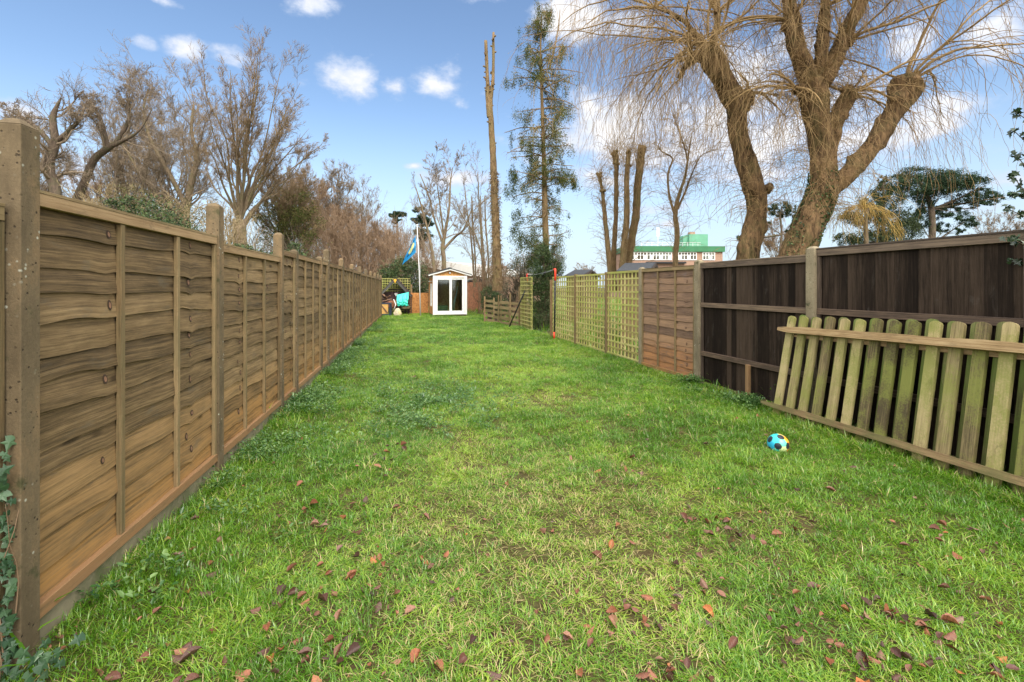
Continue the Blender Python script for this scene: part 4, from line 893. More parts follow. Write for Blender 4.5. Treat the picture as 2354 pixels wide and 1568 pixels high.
def twig_tree(name, label, cat, base, trunk, trad, levels, seed, mat=m_twig, mb_=m_bark, rmin=.006, group=None, kind=None, extra=None, k0=10):
    """trunk: list of point lists (world) with radii lists. levels: dicts n,len,a,t,wig,up,seg,rr"""
    rg = np.random.default_rng(seed); root = empty(name, tuple(base)); tag(root, label, cat, group, kind)
    A = Acc(); T = []
    for i, (p, r) in enumerate(zip(trunk, trad)):
        pp, rr = limb(A, p, r, k0, seed+i, .09, 4); T.append((pp[:-1], rr[:-1]))
    tr = A.build('trunk', mb_, root)
    n = min(len(p) for p, _ in T)
    idx = [np.linspace(0, len(p)-1, 13).astype(int) for p, _ in T]
    cur = (np.stack([p[i] for (p, _), i in zip(T, idx)]), np.stack([r[i] for (_, r), i in zip(T, idx)])); B = Acc(); H = max(p[-1][2] for p, _ in T)
    plen = np.array([np.linalg.norm(np.diff(p, axis=0), axis=1).sum() for p in cur[0]])
    for li, lv in enumerate(levels):
        P0, D0, r0, t = spawn(rg, cur[0], cur[1], lv['n'], *lv.get('t', (.2, 1)), *lv['a'], lv.get('skew', 1.))
        pl = np.repeat(plen, lv['n']); L = pl*lv['len']*(1-lv.get('tap', .45)*t)*rg.uniform(.6, 1.25, len(t)); r1 = np.maximum(r0*(lv.get('rr', .5)*.72 if li == 0 else .5), rmin)
        cur = shoots(rg, P0, D0, L, r1, lv.get('seg', 5), lv.get('wig', .15), 0, lv.get('rend', .35), lv.get('up', .05)); plen = L
        B.tub(cur[0], np.maximum(cur[1], rmin*.6), 5 if li == 0 else (4 if li == 1 else 3))
    B.build('crown', mat, root); world_children(root); return root, cur
def tpath(z, pts):  # pts: (px,py,dia px[,dz])
    return [P(p[0], p[1], z+(p[3] if len(p) > 3 else 0)) for p in pts], [p[2]/F*z/2 for p in pts]
def gbase(z, px): return np.array([GX(px, z), z, 0.])
OAK = [dict(n=8, len=.62, a=(.5, 1.15), t=(.3, 1), wig=.22, up=.06, seg=7, rr=.6), dict(n=8, len=.55, a=(.5, 1.2), t=(.2, 1), wig=.28, up=.03, seg=6), dict(n=7, len=.5, a=(.4, 1.1), t=(.15, 1), wig=.25, up=.03, seg=5), dict(n=6, len=.5, a=(.3, 1.), t=(.1, 1), wig=.2, seg=3)]
VASE = [dict(n=9, len=.5, a=(.25, .6), t=(.15, .95), wig=.09, up=.05, seg=7, rr=.6), dict(n=8, len=.48, a=(.3, .8), t=(.2, 1), wig=.12, up=.06, seg=5), dict(n=7, len=.45, a=(.3, .8), t=(.2, 1), wig=.14, up=.05, seg=4), dict(n=4, len=.5, a=(.3, .8), t=(.2, 1), wig=.14, seg=3)]
# --- oaks behind the left fence
p, r = tpath(25, [(128, 660, 26), (122, 520, 24), (128, 440, 22), (112, 385, 20), (126, 330, 17), (122, 270, 13), (140, 225, 3)])
p2, r2 = tpath(25, [(124, 340, 12), (95, 305, 10), (60, 275, 8), (20, 255, 2)]); p3, r3 = tpath(25, [(124, 330, 11), (160, 300, 9), (185, 270, 7), (200, 230, 2, 1)])
p4, r4 = tpath(25, [(116, 390, 10), (75, 370, 8), (30, 375, 2, -1)])
twig_tree('bare_oak_tree', 'gnarled bare oak, leftmost tree above the near concrete post', 'tree', gbase(25, 128), [p, p2, p3, p4], [r, r2, r3, r4],
   [dict(n=11, len=.22, a=(.5, 1.2), t=(.35, 1), wig=.25, up=.05, seg=7, rr=.5, tap=.2), dict(n=8, len=.6, a=(.4, 1.0), t=(.2, 1), wig=.24, up=.02, seg=6, tap=.2), dict(n=6, len=.6, a=(.4, .9), t=(.15, 1), wig=.18, up=.02, seg=5, tap=.2), dict(n=4, len=.7, a=(.3, .8), wig=.16, seg=3, tap=.2)], 3, m_twig2, m_barkd, .0085)
p, r = tpath(27, [(150, 660, 24), (165, 500, 20), (190, 430, 17), (215, 370, 15), (248, 340, 14), (280, 325, 8), (320, 300, 5), (350, 250, 2)])
p2, r2 = tpath(27, [(248, 342, 11), (238, 300, 9), (225, 262, 7), (200, 235, 2)]); p3, r3 = tpath(27, [(262, 335, 10), (290, 290, 8), (300, 250, 6), (290, 215, 3)])
twig_tree('bare_oak_tree', 'bare oak with a trunk leaning to the right, second tree along', 'tree', gbase(27, 150), [p, p2, p3], [r, r2, r3],
   [dict(n=13, len=.23, a=(.5, 1.2), t=(.45, 1), wig=.24, up=.05, seg=7, rr=.5, tap=.2), dict(n=8, len=.6, a=(.4, 1.0), t=(.2, 1), wig=.24, up=.03, seg=6, tap=.2), dict(n=6, len=.6, a=(.4, .9), t=(.15, 1), wig=.18, seg=5, tap=.2), dict(n=4, len=.7, a=(.3, 1.), wig=.2, seg=3)], 4, m_twig2, m_barkd, .0085)
p, r = tpath(31, [(445, 660, 22), (425, 520, 18), (440, 420, 14), (452, 360, 10), (440, 300, 7), (445, 240, 4)]); p2, r2 = tpath(31, [(430, 480, 11), (390, 400, 9), (350, 330, 7), (330, 260, 5), (340, 205, 3)]); p3, r3 = tpath(31, [(425, 500, 10), (360, 450, 8), (310, 380, 6), (280, 320, 4)])
twig_tree('bare_ash_tree', 'wide bare tree with grey upswept limbs left of the tallest bare tree', 'tree', gbase(31, 445), [p, p2, p3], [r, r2, r3],
   [dict(n=14, len=.27, a=(.4, 1.), t=(.25, 1), wig=.14, up=.06, seg=7, rr=.5, tap=.3), dict(n=8, len=.55, a=(.3, .8), t=(.2, 1), wig=.13, up=.05, seg=6, tap=.2), dict(n=6, len=.6, a=(.3, .8), t=(.15, 1), wig=.14, seg=4, tap=.2), dict(n=4, len=.7, a=(.3, .9), wig=.2, seg=3)], 5, m_twig2, m_bark, .009)
# --- fan shaped trees: limbs run from a short trunk to points of the crown's envelope, twigs fork off at narrow angles
def fan_tree(label, px, z, fork, env, M, seed, dia, mat=m_twig, mb_=m_bark, gnarl=.03, rmin=None, n=(9, 6, 5, 3), ang=(.3, .65), ln=(.24, .5, .6, .7), name='bare_tree', lean=0., wig=.10, low=.25):
    """env = (centre x, centre y, half width, half height) of the crown in photograph units at depth z"""
    rg = np.random.default_rng(seed); rmin = rmin or max(.0065, z*.0002); cx, cy, rx, ry = env; f0 = P(px+lean, fork, z); b = gbase(z, px); d = dia/F*z/2; ps = [[b, b+(f0-b)*.5, f0]]; rs = [[d*1.15, d, d*.9]]
    C0 = P(cx, cy, z); RX_, RZ_ = rx/F*z, ry/F*z
    for k in range(M):
        th = rg.uniform(-1, 1); a = rg.uniform(0, 6.28); up = rg.uniform(-low, 1.); q = (1-max(0, up)**2)**.5 if up > 0 else 1-.3*abs(up)
        T = C0+np.array([math.cos(a)*RX_*q, math.sin(a)*RX_*q*.9, up*RZ_])*rg.uniform(.8, .97); st = b+(f0-b)*rg.uniform(.8, 1.03); v = T-st; mid = st+v*.5+np.array([0, 0, -.0])-np.array([v[0], v[1], 0])*.06+rg.normal(0, gnarl, 3)*np.linalg.norm(v); m1 = st+v*.25-np.array([v[0], v[1], 0])*.07+rg.normal(0, gnarl*.6, 3)*np.linalg.norm(v); m3 = st+v*.76+rg.normal(0, gnarl, 3)*np.linalg.norm(v)
        ps.append([st, m1, mid, m3, T]); r0 = d*rg.uniform(.15, .27); rs.append([r0, r0*.75, r0*.52, r0*.32, rmin*1.1])
    root = empty(name, tuple(b)); tag(root, label, 'tree'); A = Acc(); T = []
    for i, (p, r) in enumerate(zip(ps, rs)):
        pp, rr = limb(A, p, r, 7 if i else 12, seed+i, .05 if i else .10, 4); 
        if i: T.append((pp[:-1], rr[:-1]))
    A.build('trunk', mb_, root); idx = np.linspace(0, len(T[0][0])-1, 14).astype(int); cur = (np.stack([p[idx] for p, _ in T]), np.stack([r[idx] for _, r in T])); plen = np.linalg.norm(np.diff(cur[0], axis=1), axis=2).sum(1); B = Acc()
    for li in range(4):
        P0, D0, r0, t = spawn(rg, cur[0], cur[1], n[li], .38 if li == 0 else .12, 1, *ang); L = np.repeat(plen, n[li])*ln[li]*(1-.30*t)*rg.uniform(.6, 1.3, len(t))
        cur = shoots(rg, P0, D0, L, np.maximum(r0*.55, rmin), (7, 5, 4, 3)[li], wig*(1, .9, .7, .6)[li], 0, .4, (.05, .04, .03, .02)[li]); plen = L; B.tub(*cur, (4, 3, 3, 3)[li])
    B.build('crown', mat, root); world_children(root); return root
fan_tree('tallest bare tree of the left side, many upright stems fanning from one trunk', 551, 28, 505, (565, 325, 178, 235), 28, 6, 30, m_twig, gnarl=.02, n=(9, 6, 5, 3), name='tall_bare_tree', wig=.045, ln=(.20, .5, .6, .8), rmin=.0068, ang=(.35, .7))
fan_tree('rounded bare tree between the leaning oak and the wide grey tree', 300, 36, 520, (300, 345, 95, 135), 26, 41, 20, m_twig2, gnarl=.05, wig=.16)
fan_tree('dense bare tree filling the gap behind the tallest bare tree', 400, 40, 520, (395, 355, 95, 130), 26, 42, 20, m_twig2, gnarl=.05, wig=.15)
fan_tree('dark leafy-looking bare tree just right of the tallest bare tree', 655, 34, 560, (652, 480, 85, 100), 34, 43, 18, m_twig, gnarl=.05, wig=.16, n=(10, 7, 5, 4))
fan_tree('bushy brown bare tree lower right of the tallest bare tree', 705, 42, 560, (708, 490, 72, 100), 30, 44, 14, m_twigr, gnarl=.05, wig=.15, n=(10, 7, 5, 4))
fan_tree('rounded bare tree of pale brown twigs above the middle of the lap fence', 768, 46, 540, (770, 468, 62, 80), 26, 45, 14, m_twig2, gnarl=.05, wig=.15)
fan_tree('slender bare birch rising above the brown thicket', 830, 40, 560, (832, 475, 42, 80), 12, 46, 8, m_twig2, gnarl=.04, wig=.12, n=(9, 5, 4, 2), ln=(.25, .5, .6, .6))
fan_tree('low wide bare tree behind the first part of the lap fence', 235, 44, 560, (235, 450, 120, 110), 28, 47, 16, m_twigr, gnarl=.05, wig=.15)
fan_tree('bare tree beside the near concrete post, mostly twigs', 45, 38, 540, (45, 390, 110, 120), 26, 48, 18, m_twig2, gnarl=.05, wig=.16)
fan_tree('low bushy bare tree in front of the pale brown rounded tree', 800, 38, 600, (800, 545, 60, 70), 24, 49, 10, m_twigr, gnarl=.05, wig=.15)
fan_tree('bushy bare tree left of the flagpole', 880, 42, 610, (880, 560, 50, 55), 22, 50, 9, m_twigr, gnarl=.05, wig=.15)
p, r = tpath(36, [(1019, 660, 11.6), (1020, 600, 10.5), (1017, 570, 9.9), (1022, 540, 7.2), (1032, 480, 5.0), (1035, 420, 3.3), (1040, 385, 1.7)]); p2, r2 = tpath(36, [(1018, 575, 7.2), (1045, 545, 5.5), (1065, 528, 3.9, -1), (1085, 480, 2.8, -1)]); p3, r3 = tpath(36, [(1018, 560, 6.1), (1000, 510, 4.4), (985, 450, 3.3), (965, 400, 1.7)]); p4, r4 = tpath(36, [(1020, 550, 5.5), (1012, 480, 3.9, 1), (1005, 430, 2.2, 1), (1000, 385, 1.1, 1)])
twig_tree('forked_bare_tree', 'bare tree with a smooth forked trunk directly behind the patio door shed', 'tree', gbase(36, 1019), [p, p2, p3, p4], [r, r2, r3, r4],
   [dict(n=11, len=.36, a=(.4, 1.), t=(.3, 1), wig=.14, up=.06, seg=6, rr=.5, tap=.3), dict(n=8, len=.5, a=(.3, .9), t=(.2, 1), wig=.16, up=.04, seg=5), dict(n=7, len=.5, a=(.3, .9), wig=.18, seg=4), dict(n=3, len=.5, a=(.3, .9), wig=.2, seg=3)], 51, m_twig2, m_bark, .0105)
p, r = tpath(34, [(998, 660, 9), (996, 600, 8), (985, 540, 6), (970, 480, 4), (955, 430, 2)])
twig_tree('slender_bare_tree', 'slender bare sapling left of the forked tree behind the shed', 'tree', gbase(34, 998), [p], [r], [dict(n=10, len=.35, a=(.3, .8), t=(.3, 1), wig=.12, up=.08, seg=5), dict(n=8, len=.45, a=(.3, .8), wig=.15, up=.05, seg=4), dict(n=4, len=.5, a=(.3, .8), seg=3)], 52, m_twig2, m_bark, .010)
for k, (bx_, tx_, ty, zz, lb) in enumerate(((1090, 1068, 430, 28, 'thin arching bare tree left of the tall pole trunk'), (1110, 1098, 400, 30, 'thin bare tree leaning behind the tall pole trunk'), (1120, 1050, 470, 27, 'lowest of the thin arching trees beside the tall pole trunk'))):
    p, r = tpath(zz, [(bx_, 660, 5), (bx_-(bx_-tx_)*.15, 600, 4.5), (bx_-(bx_-tx_)*.4, 540, 3.5), (bx_-(bx_-tx_)*.75, (540+ty)/2, 2.5), (tx_, ty, 2)])
    pb, rb = tpath(zz, [(bx_+3, 650, 4), (bx_+2, 590, 3.5), (bx_-4, 520, 4), (bx_-6, 450, 2)])
    twig_tree('thin_bare_tree', lb, 'tree', gbase(zz, bx_), [p, pb], [r, rb], [dict(n=10, len=.4, a=(.3, .9), t=(.2, 1), wig=.14, up=.06, seg=6), dict(n=8, len=.5, a=(.3, .9), wig=.16, up=.03, seg=4), dict(n=5, len=.5, a=(.3, .9), seg=3)], 60+k, m_twig2, m_bark, .0065)
# --- brown thicket beyond the end of the garden: one mass
def thicket(name, label, px0, px1, z0, z1, top, n, seed, mat, cat='thicket'):
    rg = np.random.default_rng(seed); z = rg.uniform(z0, z1, n); px = rg.uniform(px0, px1, n); P0 = np.stack([(px-CX)/F*z, z, np.zeros(n)], 1)
    tp = top(px)+rg.uniform(0, 50, n); H = CH+(HY-tp)/F*z; D = np.stack([rg.normal(0, .18, n), rg.normal(0, .18, n), np.ones(n)], 1); A = Acc()
    c = shoots(rg, P0, D, H*.95, .035, 7, .06, 0, .3, .1); A.tub(*c, 4)
    for cnt, ln, seg in ((9, .42, 5), (6, .5, 4), (4, .5, 3)):
        pl = np.linalg.norm(np.diff(c[0], axis=1), axis=2).sum(1); q, d, r0, t = spawn(rg, c[0], c[1], cnt, .2, 1, .3, .9); L = np.repeat(pl, cnt)*ln*(1-.4*t)*rg.uniform(.6, 1.2, len(t))
        c = shoots(rg, q, d, L, np.maximum(r0*.5, .009), seg, .15, 0, .4, .06); A.tub(*c, 3)
    o = A.build(name, mat); tag(o, label, cat, None, 'stuff'); return o
thicket('thicket', 'mass of brown leafless brushwood beyond the end of the lap fence', 690, 990, 34, 48, lambda x: np.interp(x, [690, 760, 850, 900, 950, 1000], [480, 490, 500, 515, 530, 555]), 170, 71, m_twigr)
thicket('hedgerow', 'tangle of pale bare twigs behind the near part of the lap fence', 180, 560, 14, 22, lambda x: np.interp(x, [180, 300, 450, 560], [450, 440, 475, 490]), 52, 72, twigm('yellow_twig', (.20, .15, .08), (.29, .225, .125), (.35, .28, .17)))
thicket('undergrowth', 'dense brown undergrowth between the pole trunk and the rail fence', 1095, 1215, 27, 31, lambda x: 585+0*x, 34, 73, m_twigr)
# --- evergreens
def bush(name, label, cat, cx, cy, blobs, nleaf, size, mat, seed, aspect=.5, stems=5, trunkm=m_barkd, droop=0., group=None, zc=0, kind=None, flatn=.2):
    """blobs: (dx, dy, z, rx, ry, rz)"""
    rg = np.random.default_rng(seed); root = empty(name, (cx, cy, 0)); tag(root, label, cat, group, kind); C = []
    vol = np.array([b[3]*b[4]*b[5] for b in blobs])**.7; vol /= vol.sum()
    for b, v in zip(blobs, vol):
        n = int(nleaf*v); k = max(8, n//28)
        d = nrm(rg.normal(0, 1, (k, 3))); rr = rg.uniform(.45, 1.05, (k, 1))**.6; cl = d*rr*np.array(b[3:6])+np.array([cx+b[0], cy+b[1], b[2]])
        q = cl[rg.integers(0, k, n)]+rg.normal(0, 1, (n, 3))*np.array(b[3:6])*.13; C.append(q)
    C = np.concatenate(C); C = C[C[:, 2] > .02]; V, Q = leaves(rg, C, size, aspect, droop, flatn); rn = rg.random(len(Q)); fastmesh('crown', V, Q, mat, root, rnd=rn)
    if stems:
        A = Acc(); P0 = np.tile([[cx, cy, -.05]], (stems, 1))+rg.normal(0, .12, (stems, 3))*[1, 1, 0]; bl = np.array([blobs[i % len(blobs)] for i in range(stems)]); tgt = np.array([cx, cy, 0])+bl[:, :3]; D = tgt-P0; L = np.linalg.norm(D, axis=1)
        c = shoots(rg, P0, D, L*1.1, .04+.01*L, 7, .06, 0, .3, .02); A.tub(*c, 6); q, d, r0, t = spawn(rg, c[0], c[1], 12, .3, 1, .4, 1.1); c2 = shoots(rg, q, d, L.mean()*.45, r0*.5, 5, .15, 0, .3, .05); A.tub(*c2, 4)
        A.build('stems', trunkm, root)
    world_children(root); return root
z = 17.2; bush('dark_bush', 'dark green evergreen bush climbing between goal frame and trellis', 'bush', GX(1246, z), z, [(0, 0, .5, .44, .42, .65), (0, 0, 1.2, .46, .42, .65), (.05, 0, 1.8, .50, .42, .6), (.12, 0, 2.3, .55, .42, .45), (.05, 0, 2.75, .32, .4, .4), (.42, .1, 2.2, .36, .3, .35)], 24000, .052, m_ever, 81, .55, 9)
rgx = np.random.default_rng(8)
def sprigs(name, root, P0, D, L, seed, mat, lm, size=.06, r=.008, per=16, grav=0., up=.03):
    rg = np.random.default_rng(seed); A = Acc(); c = shoots(rg, np.array(P0), np.array(D), L, r, 7, .1, grav, .4, up); A.tub(*c, 4); A.build('twigs', mat, root)
    q, d, _, _ = spawn(rg, c[0], c[1], per, .2, 1, .5, 1.2); q = q+d*size*.4; V, Q = leaves(rg, q, size, .5); fastmesh(name, V, Q, lm, root, rnd=rg.random(len(Q)))
z = 29.5; bush('evergreen_shrub', 'dark spreading evergreen shrub behind the arbour seat', 'bush', GX(925, z), z, [(-.9, 0, 1.6, 1.0, 1, 1.2), (0, 0, 2.2, 1.1, 1, 1.1), (.8, 0, 2.0, .9, 1, 1.2), (.1, .3, 1.0, 1.6, 1, 1), (.35, 0, 3.0, .55, .6, .55), (-.9, 0, 2.4, .6, .6, .4)], 16000, .10, m_ever, 82, .5, 8)
z = 12.5; bush('laurel_hedge_bush', 'glossy evergreen bush peeping over the second lap fence bay', 'bush', GX(560, z), z+.5, [(-.5, 0, 1.9, .55, .6, .55), (.0, 0, 2.15, .55, .6, .5), (-.45, 0, 2.4, .4, .5, .42), (.55, .2, 1.9, .6, .6, .6)], 9000, .085, m_ever, 83, .4, 6)
z = 14.5; bush('laurel_hedge_bush', 'blue green evergreen bush showing over the third lap fence bay', 'bush', GX(655, z), z+.4, [(-.2, 0, 2.0, .5, .6, .6), (.3, 0, 2.1, .5, .6, .55), (.0, 0, 2.6, .4, .5, .38)], 7000, .08, m_ever, 84, .4, 6)
z = 12.; bush('holly_tree', 'holly with dark glossy leaves above the first lap fence bay', 'holly', GX(330, z), z, [(-.2, 0, 2.4, .7, .6, .9), (.5, 0, 2.5, .8, .6, .8), (.2, .2, 3.2, .6, .6, .6), (1.0, .2, 2.4, .5, .5, .8), (-.5, 0, 3.5, .5, .4, .4)], 10000, .07, m_ever, 85, .5, 7)
z = 13.; bush('privet_tree', 'yellowish green privet mixed with the holly over the first fence bay', 'bush', GX(300, z), z+.6, [(-.9, 0, 2.8, .8, .6, .8), (0, 0, 3.5, .9, .6, .7), (.9, 0, 3.3, .8, .6, .8), (.1, .2, 2.5, 1.4, .6, .7), (-.4, 0, 4.1, .5, .5, .4)], 9000, .06, m_ever_y, 86, .4, 8)
z = 33.; bush('distant_pine', 'broad dusky evergreen among the bare trees right of the tallest one', 'tree', GX(665, z), z, [(0, 0, 7.2, 1.9, 1.5, 1.2), (-.6, 0, 6, 1.8, 1.5, 1.2), (.8, 0, 6, 1.6, 1.5, 1.2), (0, 0, 4.6, 2.3, 1.5, 1.0)], 9000, .15, m_conif, 87, .3, 4)
z = 19.5; bush('small_evergreen', 'small round evergreen bush left of the tall pole trunk', 'bush', GX(1124, z+2.6), z+2.6, [(0, 0, 1.25, .42, .4, .38), (-.1, 0, .85, .35, .4, .3)], 4500, .05, m_ever, 88, .5, 4)
z = 21.6; bush('ivy_clump', 'low ivy clump round the foot of the tall pole trunk', 'ivy', GX(1143, z), z-.4, [(.1, 0, .75, .42, .3, .42), (-.05, 0, 1.1, .22, .25, .25)], 3500, .05, m_ever, 89, .6, 4)
z = 24; bush('evergreen_shrub', 'open grey green shrub between pole trunk and cypress', 'bush', GX(1190, z), z, [(0, 0, 1.8, .9, .8, 1.1), (.3, 0, 2.6, .7, .6, .7), (-.5, 0, 1.1, .8, .6, .8)], 5000, .07, leafm('grey_green_leaf', [(.2, (.06, .06, .04)), (.6, (.16, .15, .09)), (.9, (.26, .24, .16))], .6, .2), 90, .5, 12)
thicket('brush_pile', 'pile of reddish cut brushwood behind the rail fence', 1160, 1212, 21.8, 22.8, lambda x: 668+0*x, 14, 91, m_twigr)
# --- far pines on the horizon
def pine(name, label, px, z, pads, trunk, nleaf, size, seed, tr=.25, group=None, mat=m_pine):
    rg = np.random.default_rng(seed); b = gbase(z, px); root = empty(name, tuple(b)); tag(root, label, 'pine tree', group); A = Acc(); tp, trr = tpath(z, trunk); limb(A, tp, trr, 9, seed, .06, 4); tp = np.array(tp)
    C = []
    for (x, y, w, h) in pads:
        c = P(x, y, z+rg.uniform(-1, 1)*w/F*z*.5); rx, rz = w/F*z, h/F*z; rz *= 1.45; n = int(1.5*nleaf*w*h/sum(q[2]*q[3] for q in pads)); k = max(6, n//75); c = c+np.array([0, 0, rg.normal(0, .25)*rz])
        d = nrm(rg.normal(0, 1, (k, 3))); cl = c+d*rg.uniform(.3, 1, (k, 1))**.6*np.array([rx, rx*.8, rz]); C.append(cl[rg.integers(0, k, n)]+rg.normal(0, .105, (n, 3))*np.array([rx*1.1, rx, rz*1.7]))
        i = np.argmin(np.abs(tp[:, 2]-(c[2]-rx*.5))); pa = tp[i]; L = np.linalg.norm(c-pa); m = shoots(rg, pa[None], (c-pa)[None], L, max(.05, L*.022), 7, .05, 0, .3, .015); A.tub(*m, 5)
        q, d2, r0, _ = spawn(rg, m[0], m[1], 8, .4, 1, .4, 1.1); m2 = shoots(rg, q, d2, rx*.8, r0*.5, 4, .12, 0, .3, .03); A.tub(*m2, 3)
    A.build('trunk', m_barkd, root); C = np.concatenate(C); V, Q = leaves(rg, C, size, .28, 0, .35); fastmesh('crown', V, Q, mat, root, rnd=rg.random(len(Q))); world_children(root)
pine('distant_pine', 'small flat topped pine on the skyline left of the flagpole', 912, 75, [(912, 488, 14, 4.5), (905, 497, 12, 4), (922, 495, 12, 4), (912, 505, 10, 3), (908, 512, 7, 3)], [(915, 660, 6), (913, 560, 5), (912, 495, 3)], 6000, .28, 101)
pine('distant_pine', 'larger pine on the skyline behind the flagpole', 967, 72, [(962, 486, 14, 5), (972, 498, 18, 6), (960, 508, 16, 5), (978, 515, 18, 6), (968, 530, 20, 7), (975, 550, 20, 7), (962, 565, 14, 6)], [(975, 660, 9), (972, 560, 7), (966, 490, 3)], 9000, .28, 102)
pine('scots_pine', 'slim open pine seen between the two willow trunks', 1795, 42, [(1795, 472, 22, 8), (1815, 482, 16, 7), (1775, 485, 18, 7), (1800, 495, 16, 6), (1822, 505, 12, 5), (1708, 545, 14, 8), (1715, 560, 16, 8), (1765, 515, 10, 4), (1812, 530, 10, 4)], [(1792, 680, 7), (1790, 600, 6), (1796, 540, 5), (1792, 490, 3)], 6500, .15, 103)
pine('cedar_tree', 'large spreading dark pine with flat tiers beyond the dark fence', 2130, 44,
  [(2100, 405, 42, 12), (2150, 408, 45, 13), (2190, 420, 50, 14), (2230, 428, 40, 12), (2262, 445, 32, 9), (2290, 455, 22, 7), (2120, 430, 50, 18), (2170, 440, 40, 14), (2060, 425, 30, 16), (2215, 455, 36, 9), (2250, 468, 26, 6), (2180, 478, 22, 8), (2205, 498, 28, 9), (2150, 500, 18, 9), (2225, 512, 22, 8), (2165, 525, 18, 9), (2120, 470, 26, 16), (2110, 510, 22, 16), (2200, 530, 14, 6)],
  [(2140, 680, 16), (2142, 560, 14), (2140, 480, 12), (2120, 430, 8), (2100, 405, 4)], 26000, .20, 104)
pine('spruce_tree', 'dense drooping dark conifer left of the large spreading pine', 2030, 40, [(2030, 418, 12, 10), (2025, 440, 26, 14), (2010, 465, 40, 16), (2050, 465, 36, 16), (1985, 490, 45, 14), (2060, 495, 45, 16), (1960, 515, 40, 12), (2030, 520, 55, 18), (2085, 535, 40, 18), (1945, 545, 30, 12), (2000, 550, 60, 16), (2050, 565, 60, 16)], [(2032, 680, 14), (2030, 560, 10), (2030, 410, 3)], 22000, .18, 105, mat=leafm('spruce_needles', [(.2, (.012, .024, .010)), (.5, (.032, .05, .02)), (.8, (.07, .09, .035)), (.95, (.13, .13, .05))], .8, .1, .2, .4))
fan_tree('low bare tree on the skyline at the right end of the dark fence', 2300, 48, 600, (2300, 530, 62, 45), 20, 106, 8, m_twig2, gnarl=.05, wig=.15, n=(8, 6, 4, 3))
fan_tree('small bare tree on the horizon past the lattice trellis', 1345, 70, 640, (1345, 622, 28, 20), 14, 107, 5, m_twig2, gnarl=.05, wig=.15, n=(7, 5, 4, 2))
fan_tree('bare tree behind the slim pine between the willows', 1782, 50, 600, (1782, 545, 40, 50), 18, 108, 7, m_twigr, gnarl=.05, wig=.15, n=(8, 6, 4, 2))
thicket('distant_treeline', 'low line of distant bare trees along the horizon', 1150, 2500, 95, 120, lambda x: 622+10*np.sin(x*.01), 150, 109, m_twig2)
thicket('distant_woodland', 'distant bare woodland behind the trees of the left side', -300, 900, 60, 80, lambda x: 470+20*np.sin(x*.013), 170, 110, m_twig2)
# --- tall pole trunk, two stems
z = 21.6; root = empty('pole_trunk', tuple(gbase(z, 1141))); tag(root, 'tall limbless trunk splitting into two bare poles, left of the cypress', 'tree'); A = Acc()
p, r = tpath(z, [(1143, 668, 23.6), (1142, 620, 21.6), (1140, 540, 17.7), (1136, 440, 15.7), (1132, 340, 14.4), (1127, 260, 11.8), (1128, 220, 9.8), (1133, 180, 7.2), (1134, 75, 5.2)]); limb(A, p, r, 16, 5, .12)
p2, r2 = tpath(z, [(1125, 270, 13), (1121, 220, 11), (1120, 180, 8), (1116, 94, 7)]); limb(A, p2, r2, 12, 6, .1)
rg = np.random.default_rng(14); 
for k in range(46):   # short branch stubs
    i = rg.integers(0, 2); pp = np.array(p if i == 0 else p2); t = rg.uniform(.35, .99)*(len(pp)-1); j = min(int(t), len(pp)-2); c = pp[j]+(pp[j+1]-pp[j])*(t-j); a = rg.uniform(0, 6.28); d = np.array([math.cos(a), math.sin(a), .3]); limb(A, [c, c+d*(.13+.07*rg.random())], [.045, .032], 6, k, .1, 2)
A.build('trunk', m_stump, root)
def fuzz(root, p, r, n, L, seed, mat, grav=.12, rr=.0055, t0=0., t1=1., ang=(.5, 1.3), per=3, k=3, nm='twigs'):
    rg = np.random.default_rng(seed); pp, rad = spline(p, r, 4); q, d, r0, t = spawn(rg, pp[None], rad[None], n, t0, t1, *ang); q = q+nrm(d)*r0[:, None]*.8
    A = Acc(); c = shoots(rg, q, d+np.array([0, 0, .4]), L*rg.uniform(.4, 1.2, n), rr, 8, .22, grav, .5); A.tub(*c, k)
    if per: q, d, _, _ = spawn(rg, c[0], c[1], per, .2, 1, .4, 1.); c = shoots(rg, q, d, L*.4*rg.uniform(.4, 1.2, len(q)), rr*.8, 5, .2, grav, .5); A.tub(*c, 3)
    A.build(nm, mat, root)
fuzz(root, p, r, 1300, .26, 15, m_twig, .16, .012, 0., .42, (.3, 1.0)); world_children(root)
